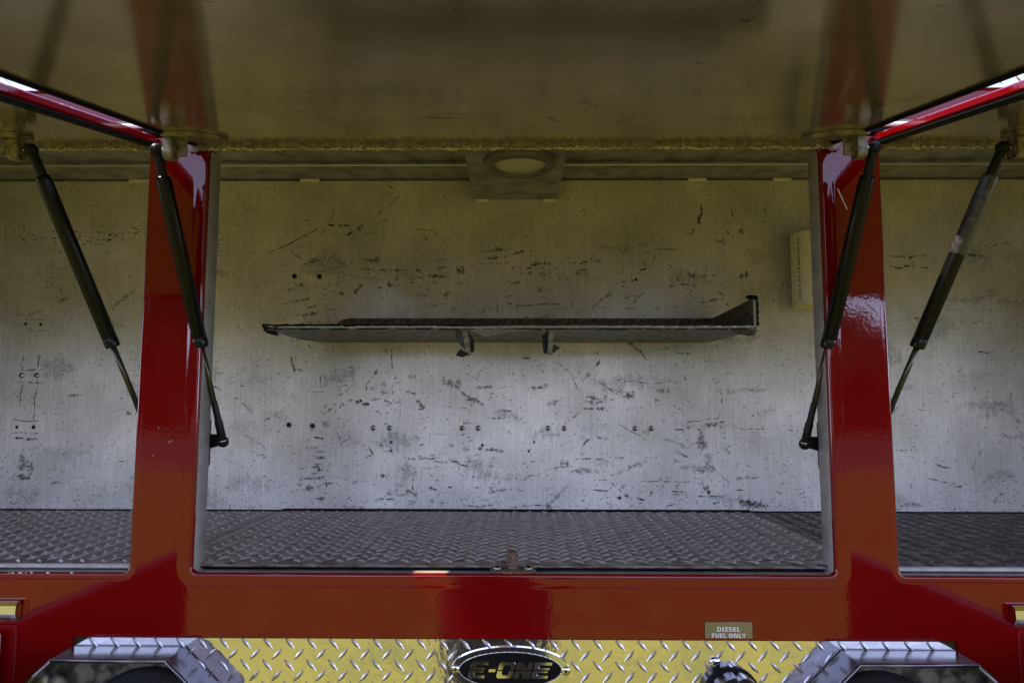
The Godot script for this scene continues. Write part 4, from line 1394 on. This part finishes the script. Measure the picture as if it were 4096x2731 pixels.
# ---------------------------------------------------------------- below the sill
func lower_body() -> void:
	var face := Transform3D(Basis(), Vector3(0, 0, -0.0035))
	var st := begin()
	box(st, Vector3(-0.0125, -0.52, -0.0055), Vector3(1.406, 0.30, 0.004), 0.0008)
	var plate := commit("tread_panel", st, M["polished tread plate"], truck, "mirror-bright diamond tread panel below the red paint")
	st = begin()
	tread(st, -0.7135, 0.688, -0.668, -0.369, Vector2(-0.36815, -0.378), Vector2(0.03515, 0.0336), face, 0.0262, 0.0066, 0.0015)
	worn_lugs(plate, st, "bright lugs")
	badge(plate)
	fuel_cap(plate)
	# red skirt to both sides and below
	st = begin()
	for s in [[-1.62, -0.7165], [0.6915, 1.6]]:
		poly(st, [Vector3(s[0], -0.3684, 0), Vector3(s[1], -0.3684, 0), Vector3(s[1], -1.1, 0), Vector3(s[0], -1.1, 0)], Vector3(0, 0, 1))
		box(st, Vector3((s[0] + s[1]) / 2, -0.735, -0.02), Vector3(s[1] - s[0], 0.73, 0.036))
	box(st, Vector3(-0.0125, -0.885, -0.02), Vector3(1.405, 0.43, 0.036))
	commit("lower_skirt", st, M["red paint"], truck)
	st = begin()
	box(st, Vector3(-0.0125, -0.3666, -0.0035), Vector3(1.404, 0.0025, 0.006), 0.001)
	commit("panel_edge", st, M["red paint"], truck)
	hood(-1.0)
	hood(1.0)
	# label
	st = begin()
	box(st, Vector3(0.3312, -0.3533, 0.0011), Vector3(0.0755, 0.0252, 0.0018), 0.0004)
	var sign_plate := commit("fuel_label", st, M["label plate"], truck, "small metal label reading DIESEL FUEL ONLY")
	for k in [["DIESEL", 0.3312, -0.3515, 0.0362], ["FUEL ONLY", 0.3312, -0.3612, 0.0535]]:
		lettering(sign_plate, k[0], Vector3(k[1], k[2], 0.00205), k[3], 0.0066, "label lettering")
	# polished end trims and the open doors of the lower lockers, at the edges of the view
	for s in [-1.0, 1.0]:
		var x := -0.8 if s < 0 else 0.775
		st = begin()
		var prof := PackedVector2Array([Vector2(-0.002, -0.012), Vector2(-0.001, 0.010), Vector2(0.003, 0.0145), Vector2(0.009, 0.0145), Vector2(0.013, 0.009), Vector2(0.014, -0.004), Vector2(0.007, -0.015)])
		prism(st, prof, 0.55, Transform3D(Basis(Vector3(0, 0, 1), Vector3(0, 1, 0), Vector3(s, 0, 0)), Vector3(x, -0.3265, 0.002)), 0.0015)
		commit("drip_trim", st, M["chrome"], truck, "polished metal trim end, far " + ("left" if s < 0 else "right"))
		st = begin()
		var dx := -0.842 if s < 0 else 0.822
		box(st, Vector3(dx, -0.80, 0.325), Vector3(0.04, 0.885, 0.60), 0.006)
		var ld := commit("lower_door", st, M["black plastic"], truck)
		st = begin()
		box(st, Vector3(dx, -0.80, 0.018), Vector3(0.044, 0.885, 0.012), 0.004)
		commit("door_edge", st, M["grey frame metal"], ld)


func lettering(parent: Node, text: String, at: Vector3, wide: float, high: float, m: String, turn := Basis()) -> void:
	var f := SystemFont.new()
	f.font_names = PackedStringArray(["Droid Sans"])
	f.font_weight = 700
	var t := TextMesh.new()
	t.text = text
	t.font = f
	t.font_size = 32
	t.pixel_size = 0.01
	t.depth = 0.02
	t.curve_step = 1.0
	var box_of := t.get_aabb()
	var o := place("lettering", t, M[m], parent)
	var sx := wide / maxf(box_of.size.x, 0.001)
	var sy := high / maxf(box_of.size.y, 0.001)
	o.transform = Transform3D(turn.scaled_local(Vector3(sx, sy, 0.01)), at)
	o.position -= turn * (Vector3(box_of.get_center().x * sx, box_of.get_center().y * sy, 0))


func badge(plate: Node) -> void:
	var c := Vector3(-0.0147, -0.4155, -0.0035)
	var at := Transform3D(Basis(), c)
	var st := begin()
	prism(st, ellipse(0.0944, 0.0345, 64), 0.0045, at, 0.0005)
	var b := commit("badge", st, M["chrome"], plate, "oval chrome maker's badge with black field and raised letters")
	st = begin()
	prism(st, ellipse(0.0806, 0.0265, 64), 0.0012, at.translated(Vector3(0, 0, 0.0038)), 0.0)
	commit("black_field", st, M["badge black"], plate)
	st = begin(true)
	var ring_at := []
	for p in ellipse(0.0812, 0.0270, 48):
		ring_at.append(c + Vector3(p.x, p.y, 0.0048))
	ring_at.append(ring_at[0])
	rail(st, ring_at, 0.0006)
	commit("rim_bead", st, M["chrome"], plate)
	# slanted block capitals cut by a horizontal line
	var y0 := -0.0125
	var hh := 0.0125
	var lean := 0.26
	var letters := {
		"letter_e": [[[0, 0], [25, 0], [25, 5], [8, 5], [8, 8.6], [21, 8.6], [21, 11.9], [0, 11.9]], [[0, 13.1], [22, 13.1], [22, 16.4], [8, 16.4], [8, 20], [26, 20], [26, 25], [0, 25]]],
		"hyphen": [[[29, 9.5], [40, 9.5], [40, 14.5], [29, 14.5]]],
		"letter_o": [[[46, 0], [66, 0], [69, 3], [69, 11.9], [62, 11.9], [62, 7], [60, 5.2], [53, 5.2], [51, 7], [51, 11.9], [43, 11.9], [43, 3]], [[43, 13.1], [51, 13.1], [51, 18], [53, 19.8], [60, 19.8], [62, 18], [62, 13.1], [69, 13.1], [69, 22], [66, 25], [46, 25], [43, 22]]],
		"letter_n": [[[71, 0], [79, 0], [79, 10.5], [86, 0], [96, 0], [96, 11.9], [71, 11.9]], [[71, 13.1], [96, 13.1], [96, 25], [88, 25], [88, 15.5], [80, 25], [71, 25]]],
		"letter_e_001": [[[99, 0], [124, 0], [124, 5], [107, 5], [107, 8.6], [122, 8.6], [122, 11.9], [99, 11.9]], [[99, 13.1], [124, 13.1], [124, 16.4], [107, 16.4], [107, 20], [126, 20], [126, 25], [99, 25]]],
	}
	for k in letters:
		st = begin()
		for part in letters[k]:
			var flat := PackedVector2Array()
			for p in part:
				var y: float = p[1] * 0.001 + y0
				flat.append(Vector2(-0.0668 + p[0] * 0.00101 + (y - y0) * lean, y))
			prism(st, flat, 0.0022, at.translated(Vector3(0, 0, 0.0048)), 0.0004)
		commit(k, st, M["chrome"], plate)
	screw(plate, c + Vector3(-0.0868, 0.0008, 0.0045), Vector3(0, 0, 1), 0.0068, "chrome", 0.2)
	screw(plate, c + Vector3(0.0878, -0.0012, 0.0045), Vector3(0, 0, 1), 0.0072, "chrome", 0.9)


func fuel_cap(plate: Node) -> void:
	var c := Vector3(0.336, -0.455, -0.0035)
	var out := Transform3D(along(Vector3(0, 0, 1)), c)
	var st := begin(true)
	lathe(st, [Vector2(0.0445, 0.0), Vector2(0.0445, 0.006), Vector2(0.043, 0.008), Vector2(0.039, 0.0085)], out, 40)
	var flange := commit("painted_shadow_ring", st, M["rubber"], plate)  # black ring stands in for the shadow round the cap
	# fluted cap
	st = begin()
	var n := 72
	var prof := [[0.0415, 0.010], [0.0415, 0.038], [0.036, 0.046], [0.012, 0.049], [0.0, 0.049]]
	for i in prof.size() - 1:
		for k in n:
			var pts := []
			for q in [[i, k], [i, k + 1], [i + 1, k + 1], [i + 1, k]]:
				var a: float = TAU * q[1] / n
				var r: float = prof[q[0]][0]
				if q[0] < 3:
					r -= 0.0032 if (q[1] % n) % 12 in [0, 1] else 0.0
				pts.append(out * Vector3(r * cos(a), prof[q[0]][1], r * sin(a)))
			poly2(st, pts.slice(0, 3) if i == prof.size() - 2 else pts, out.basis * Vector3(cos(TAU * (k + 0.5) / n), 0.3 if i else 0.0, sin(TAU * (k + 0.5) / n)))
	commit("fuel_cap", st, M["polished aluminium"], plate, "fluted metal fuel filler cap")
	screw(plate, Vector3(0.309, -0.4035, -0.002), Vector3(0, 0, 1), 0.0088, "chrome", 0.6)
	st = begin()
	box(st, Vector3(0.3115, -0.411, -0.001), Vector3(0.012, 0.02, 0.003), 0.001, Basis(Vector3(0, 0, 1), 0.35))
	commit("chain_tab", st, M["rubber"], plate)


func hood(s: float) -> void:
	# eight-sided polished housing that stands out from the panel, open in front, with a round black recess inside
	var cx := -0.6245 if s < 0 else 0.599
	var wide := 0.0895
	var rise := 0.075
	var back := [Vector2(wide + rise, -0.47), Vector2(wide + rise * 0.98, -0.455), Vector2(wide, -0.3835), Vector2(-wide, -0.3835), Vector2(-wide - rise * 0.98, -0.455), Vector2(-wide - rise, -0.47), Vector2(-wide - rise, -0.56), Vector2(-wide, -0.64), Vector2(wide, -0.64), Vector2(wide + rise, -0.56)]
	var st := begin()
	var lip := []
	for i in back.size():
		var p: Vector2 = back[i]
		var q: Vector2 = back[(i + 1) % back.size()]
		var mid := (p + q) / 2.0 - Vector2(0, -0.51)
		# outer skin and inner skin of the housing
		for t in [[0.0, 1.0], [0.0035, -1.0]]:
			var k: float = 1.0 - t[0] / 0.12
			var a := Vector2(p.x * k, -0.51 + (p.y + 0.51) * k)
			var b := Vector2(q.x * k, -0.51 + (q.y + 0.51) * k)
			poly2(st, [Vector3(cx + a.x, a.y, -0.001), Vector3(cx + b.x, b.y, -0.001), Vector3(cx + b.x, b.y - 0.001, 0.055), Vector3(cx + a.x, a.y - 0.001, 0.055)], Vector3(mid.x, mid.y, 0) * t[1])
		lip.append(Vector3(cx + p.x * 0.985, -0.511 + (p.y + 0.51) * 0.985, 0.0555))
	lip.append(lip[0])
	var h := commit("octagonal_housing", st, M["polished aluminium"], truck, "eight-sided polished housing, lower " + ("left" if s < 0 else "right"))
	st = begin(true)
	rail(st, lip, 0.0034)
	commit("rolled_lip", st, M["polished aluminium"], h)
	st = begin()
	prism(st, PackedVector2Array(back), 0.002, Transform3D(Basis(), Vector3(cx, 0, 0.001)))
	commit("back_plate", st, M["shelf metal"], h)
	st = begin(true)
	lathe(st, [Vector2(0.118, 0.0), Vector2(0.118, 0.012), Vector2(0.112, 0.017), Vector2(0.0, 0.018)], Transform3D(along(Vector3(0, 0, 1)), Vector3(cx - s * 0.042, -0.53, 0.003)), 48)
	commit("round_recess", st, M["void"], h)
	# grimy fitting beside it
	st = begin(true)
	for i in 7:
		ball(st, Vector3(cx + s * (0.105 + rng.randf_range(-0.018, 0.022)), -0.428 - rng.randf_range(0.0, 0.05), 0.012 + rng.randf_range(0, 0.012)), rng.randf_range(0.008, 0.016), Vector3(1.0, 1.2, 0.7), 10)
	commit("cable_fitting", st, M["bracket casting"], h)


# ---------------------------------------------------------------- above the doors
func upper_body() -> void:
	var st := begin()
	box(st, Vector3(0, 0.4615, 0.004), Vector3(3.2, 0.010, 0.012), 0.002)
	var trim := commit("drip_rail", st, M["rubber"], truck)
	st = begin()
	box(st, Vector3(0, 0.4705, 0.006), Vector3(3.2, 0.007, 0.016), 0.002)
	commit("drip_rail_cap", st, M["painted sky sheen"], trim)  # sky reflection on the cap is painted as white
	st = begin()
	box(st, Vector3(0, 0.4785, 0.003), Vector3(3.2, 0.005, 0.010), 0.0016)
	commit("bright_strip", st, M["polished aluminium"], trim)
	st = begin()
	box(st, Vector3(0, 0.6275, 0.003), Vector3(3.2, 0.185, 0.006), 0.001)
	tread(st, -1.1, 1.1, 0.54, 0.715, Vector2(0.0, 0.55), Vector2(0.03515, 0.0336), Transform3D(Basis(), Vector3(0, 0, 0.006)), 0.0262, 0.0062, 0.0018)
	commit("upper_tread_panel", st, M["polished tread plate"], truck)
	st = begin()
	box(st, Vector3(0, 0.735, -0.9), Vector3(3.3, 0.03, 1.81), 0.006)
	box(st, Vector3(0, -0.2, -1.2), Vector3(3.28, 1.84, 1.06))
	commit("roof_and_core", st, M["grey frame metal"], truck)


# ---------------------------------------------------------------- things beside the truck
func thing(o: Node, label: String, category: String, group := "", kind := "") -> void:
	if label: o.set_meta("label", label)
	if category: o.set_meta("category", category)
	if group: o.set_meta("group", group)
	if kind: o.set_meta("kind", kind)


func pipe() -> void:
	var root := Node3D.new()
	root.name = "plastic_pipe"
	add_child(root, true)
	root.position = Vector3(0.736, EY + 0.2446, -0.5585)
	thing(root, "short cut piece of cream plastic pipe standing behind the right pillar", "pipe")
	var st := begin(true)
	var hi := 0.1785
	lathe(st, [Vector2(0.0585, 0.0), Vector2(0.062, 0.0), Vector2(0.0624, 0.002), Vector2(0.0624, hi - 0.001), Vector2(0.0618, hi), Vector2(0.0582, hi), Vector2(0.0578, hi - 0.002), Vector2(0.0578, 0.001), Vector2(0.0585, 0.0)], Transform3D(), 56)
	commit("tube", st, M["cream plastic"], root)
	# print that runs down the side
	var holder := Node3D.new()
	holder.name = "print"
	root.add_child(holder)
	var a := deg_to_rad(212.0)
	var n := Vector3(cos(deg_to_rad(180.0 - 24.0)), 0, sin(deg_to_rad(24.0)))
	var turn := Basis(Vector3(0, -1, 0), Vector3(0, 1, 0).cross(n) * -1.0, n)
	turn = Basis(Vector3(0, -1, 0), n.cross(Vector3(0, -1, 0)), n)
	lettering(holder, "PR WATER AT 73°F PVC", n * 0.0627 + Vector3(0, 0.088, 0), 0.15, 0.0055, "print", turn)
	st = begin(true)
	for i in 22:
		var t := rng.randf()
		var ang := deg_to_rad(128.0 - 40.0 * t)
		var p := Vector3(cos(ang) * 0.0625, 0.026 + t * 0.026 + rng.randf_range(-0.003, 0.003), sin(ang) * 0.0625)
		ball(st, p, rng.randf_range(0.0008, 0.0018), Vector3(1.0, 0.8, 0.3), 6, Basis(Vector3(0, 1, 0), PI / 2 - ang))
	commit("scuff_marks", st, M["print"], root).set_meta("kind", "stuff")


func surroundings() -> void:
	# ground sheets
	var st := begin()
	poly(st, [Vector3(-300, 0, -300), Vector3(300, 0, -300), Vector3(300, 0, 300), Vector3(-300, 0, 300)], Vector3.UP)
	var g := commit("ground", st, M["grass"], self)
	thing(g, "sunlit yellow-green grass beside the truck", "", "", "structure")
	st = begin()
	poly(st, [Vector3(-300, 0.004, 17), Vector3(300, 0.004, 17), Vector3(300, 0.004, 40), Vector3(-300, 0.004, 40)], Vector3.UP)
	thing(commit("road", st, M["asphalt"], self), "grey asphalt road beyond the grass", "", "", "structure")
	# a belt of trees far behind the camera; it shows only as dark reflections
	var r := RandomNumberGenerator.new()
	r.seed = 11
	var clump := begin()
	for i in 6:
		var b := Basis(Vector3(r.randf_range(-1, 1), r.randf_range(-1, 1), r.randf_range(-1, 1)).normalized(), r.randf() * TAU)
		var c := Vector3(r.randf_range(-0.3, 0.3), r.randf_range(-0.3, 0.3), r.randf_range(-0.3, 0.3))
		poly2(clump, [c + b * Vector3(-0.22, 0, 0), c + b * Vector3(-0.05, 0.14, 0), c + b * Vector3(0.22, 0.03, 0), c + b * Vector3(0.02, -0.13, 0)], b.z)
	clump.generate_normals()
	var mm := MultiMesh.new()
	mm.transform_format = MultiMesh.TRANSFORM_3D
	mm.mesh = clump.commit()
	var spots := []
	for i in 34:
		var c := Vector3(-82 + i * 4.0 + r.randf_range(-1.5, 1.5), r.randf_range(4.0, 6.0) - ([4.4, 0.8, 1.8][i % 3] if i > 16 else 0.0), 45 + r.randf_range(-3, 3))
		for k in 420 if i < 17 else (150 if i < 24 else 300):
			var d := Vector3(r.randfn(0, 1), r.randfn(0, 1), r.randfn(0, 1)).normalized() * pow(r.randf(), 0.4)
			spots.append(Transform3D(Basis(Vector3.UP, r.randf() * TAU).scaled(Vector3.ONE * r.randf_range(1.6, 3.2)), c + d * Vector3(3.6, 5.2 if i < 17 else (1.6 if i < 24 else 4.2), 3.0)))
	mm.instance_count = spots.size()
	for i in spots.size():
		mm.set_instance_transform(i, spots[i])
	var trees := MultiMeshInstance3D.new()
	trees.name = "tree_belt"
	trees.multimesh = mm
	trees.material_override = M["leaves"]
	add_child(trees, true)
	thing(trees, "dark belt of far trees mirrored in the red paint", "", "", "stuff")


# ---------------------------------------------------------------- the person behind the camera, mirrored in the paint
func field(p: Vector3, bones: Array, k: float) -> float:
	var d := 10.0
	for b in bones:
		var ab: Vector3 = b[1] - b[0]
		var t := clampf((p - b[0]).dot(ab) / maxf(ab.length_squared(), 1e-9), 0.0, 1.0)
		var e := p.distance_to(b[0] + ab * t) - lerpf(b[2], b[3], t)
		var h := clampf(0.5 + 0.5 * (d - e) / k, 0.0, 1.0)
		d = lerpf(d, e, h) - k * h * (1.0 - h)
	return d


func net(st: SurfaceTool, bones: Array, cell: float, k: float) -> void:
	# surface nets over the smooth union of tapered bones
	var lo := Vector3.ONE * 1e9
	var hi := -lo
	for b in bones:
		for i in 2:
			var r := maxf(b[2], b[3]) + cell * 2.0
			lo = lo.min(b[i] - Vector3.ONE * r)
			hi = hi.max(b[i] + Vector3.ONE * r)
	var n := Vector3i(((hi - lo) / cell).ceil()) + Vector3i.ONE
	var val := PackedFloat32Array()
	val.resize(n.x * n.y * n.z)
	for z in n.z:
		for y in n.y:
			for x in n.x:
				val[x + n.x * (y + n.y * z)] = field(lo + Vector3(x, y, z) * cell, bones, k)
	var at := {}
	var step := [1, n.x, n.x * n.y]
	for z in n.z - 1:
		for y in n.y - 1:
			for x in n.x - 1:
				var i := x + n.x * (y + n.y * z)
				var sum := Vector3.ZERO
				var m := 0
				for e in 12:
					var a := e / 4
					var u: int = e % 4
					var o1 := 1 if u & 1 else 0
					var o2 := 1 if u & 2 else 0
					var off := Vector3i.ZERO
					off[(a + 1) % 3] = o1
					off[(a + 2) % 3] = o2
					var j: int = i + off.x * step[0] + off.y * step[1] + off.z * step[2]
					var va := val[j]
					var vb := val[j + step[a]]
					if (va < 0.0) != (vb < 0.0):
						var pt := Vector3(off)
						pt[a] += va / (va - vb)
						sum += pt
						m += 1
				if m:
					at[i] = lo + (Vector3(x, y, z) + sum / m) * cell
	for i in at:
		var x: int = i % n.x
		var y: int = (i / n.x) % n.y
		var z: int = i / (n.x * n.y)
		var c := [x, y, z]
		for a in 3:
			var u := (a + 1) % 3
			var w := (a + 2) % 3
			if c[u] == 0 or c[w] == 0:
				continue
			var va := val[i]
			var vb := val[i + step[a]]
			if (va < 0.0) == (vb < 0.0):
				continue
			var ks := [i, i - step[u], i - step[u] - step[w], i - step[w]]
			if not (at.has(ks[0]) and at.has(ks[1]) and at.has(ks[2]) and at.has(ks[3])):
				continue
			var dir := Vector3.ZERO
			dir[a] = 1.0 if va < 0.0 else -1.0
			poly2(st, [at[ks[0]], at[ks[1]], at[ks[2]], at[ks[3]]], dir)


func person() -> void:
	var root := Node3D.new()
	root.name = "person"
	add_child(root, true)
	root.position = Vector3(-0.09, 0, 1.47)
	thing(root, "person in dark clothes holding a camera, mirrored dimly in the red panel", "person")
	var st := begin(true)
	var b := [
		[Vector3(0, 0.96, 0.02), Vector3(0, 1.12, 0.0), 0.135, 0.125], [Vector3(-0.07, 0.95, 0.02), Vector3(0.07, 0.95, 0.02), 0.12, 0.12],
		[Vector3(-0.08, 0.9, 0.02), Vector3(-0.085, 0.77, 0.02), 0.115, 0.115], [Vector3(0.08, 0.9, 0.02), Vector3(0.085, 0.77, 0.02), 0.115, 0.115],
		[Vector3(0, 1.12, 0.0), Vector3(0, 1.34, 0.0), 0.125, 0.135], [Vector3(-0.13, 1.42, 0.01), Vector3(0.13, 1.42, 0.01), 0.075, 0.075], [Vector3(0, 1.45, 0.0), Vector3(0, 1.56, -0.02), 0.058, 0.052],
	]
	for s in [-1.0, 1.0]:
		b.append([Vector3(s * 0.19, 1.42, 0.01), Vector3(s * 0.24, 1.17, -0.05), 0.056, 0.044])
		b.append([Vector3(s * 0.24, 1.17, -0.05), Vector3(s * 0.11, 1.44, -0.19), 0.043, 0.03])
		b.append([Vector3(s * 0.1, 0.93, 0.02), Vector3(s * 0.12, 0.5, 0.0), 0.095, 0.06])
		b.append([Vector3(s * 0.12, 0.5, 0.0), Vector3(s * 0.13, 0.09, 0.03), 0.058, 0.042])
		b.append([Vector3(s * 0.13, 0.045, 0.05), Vector3(s * 0.15, 0.035, -0.14), 0.045, 0.035])
	net(st, b, 0.02, 0.04)
	commit("body", st, M["dark cloth"], root)
	st = begin(true)
	net(st, [[Vector3(0, 1.66, -0.03), Vector3(0, 1.74, -0.02), 0.076, 0.092], [Vector3(0, 1.60, -0.075), Vector3(0, 1.63, -0.06), 0.042, 0.055], [Vector3(0, 1.655, -0.115), Vector3(0, 1.69, -0.105), 0.017, 0.011], [Vector3(-0.081, 1.655, -0.02), Vector3(-0.083, 1.69, -0.015), 0.016, 0.018], [Vector3(0.081, 1.655, -0.02), Vector3(0.083, 1.69, -0.015), 0.016, 0.018], [Vector3(-0.02, 1.615, -0.108), Vector3(0.02, 1.615, -0.108), 0.009, 0.009]], 0.009, 0.014)
	commit("head", st, M["skin"], root)
	st = begin(true)
	net(st, [[Vector3(0, 1.735, 0.0), Vector3(0, 1.70, 0.035), 0.1, 0.088]], 0.012, 0.02)
	commit("hair", st, M["dark cloth"], root)
	for s in [-1.0, 1.0]:
		# hands raised to the camera: palm, four bent fingers, thumb
		var w := Vector3(s * 0.11, 1.44, -0.19)
		var h := [[w, w + Vector3(-s * 0.012, 0.05, -0.012), 0.026, 0.03], [w + Vector3(-s * 0.01, 0.06, 0.008), w + Vector3(-s * 0.012, 0.06, -0.03), 0.02, 0.02]]
		for f in 4:
			var z := 0.016 - f * 0.017
			var len: float = [0.026, 0.031, 0.029, 0.023][f]
			var k0 := w + Vector3(-s * 0.012, 0.075, z)
			var k1 := k0 + Vector3(-s * 0.006, len, -0.002)
			var k2 := k1 + Vector3(-s * 0.02, len * 0.5, 0)
			h.append([k0, k1, 0.0092, 0.0085])
			h.append([k1, k2, 0.0085, 0.0078])
			h.append([k2, k2 + Vector3(-s * 0.016, -0.004, 0), 0.0076, 0.0066])
		h.append([w + Vector3(-s * 0.012, 0.03, 0.02), w + Vector3(-s * 0.036, 0.06, 0.034), 0.0125, 0.0095])
		h.append([w + Vector3(-s * 0.036, 0.06, 0.034), w + Vector3(-s * 0.052, 0.08, 0.024), 0.0095, 0.008])
		st = begin(true)
		net(st, h, 0.006, 0.006)
		commit("hand", st, M["skin"], root)


func _ready() -> void:
	var cam := Camera3D.new()
	cam.name = "camera"
	cam.fov = 52.02
	cam.near = 0.03
	cam.far = 900.0
	cam.position = Vector3(0, EY, 1.15)
	cam.rotation_order = EULER_ORDER_YXZ
	cam.rotation = Vector3(0.09175, 0.01116, 0.00155)
	add_child(cam)
	cam.current = true
	var sky := ProceduralSkyMaterial.new()
	sky.sky_top_color = Color(0.37, 0.41, 0.56)
	sky.sky_horizon_color = Color(1.14, 1.19, 1.38)
	sky.sky_energy_multiplier = 1.55
	sky.sky_curve = 0.1
	sky.ground_bottom_color = Color(0.2, 0.2, 0.1)
	sky.ground_horizon_color = Color(0.4, 0.42, 0.4)
	sky.sun_angle_max = 2.0
	var env := Environment.new()
	env.background_mode = Environment.BG_SKY
	env.sky = Sky.new()
	env.sky.sky_material = sky
	env.tonemap_mode = Environment.TONE_MAPPER_LINEAR
	env.tonemap_exposure = 2.3
	env.sdfgi_enabled = true
	env.ssao_enabled = true
	env.ssil_enabled = true
	var we := WorldEnvironment.new()
	we.environment = env
	add_child(we)
	var sun := DirectionalLight3D.new()
	sun.name = "sun"
	sun.light_energy = 1.5
	sun.light_color = Color(1.0, 0.95, 0.84)
	sun.light_angular_distance = 0.5
	sun.shadow_enabled = true
	add_child(sun)
	sun.look_at_from_position(Vector3.ZERO, Vector3(0.62, -1.0, -0.053), Vector3(0, 0, 1))
	materials()
	truck = Node3D.new()
	truck.name = "fire_truck"
	add_child(truck)
	thing(truck, "red fire truck side with its upper compartment doors raised", "fire truck")
	surroundings()
	body()
	upper_body()
	inside()
	doors()
	lower_body()
	pipe()
	person()
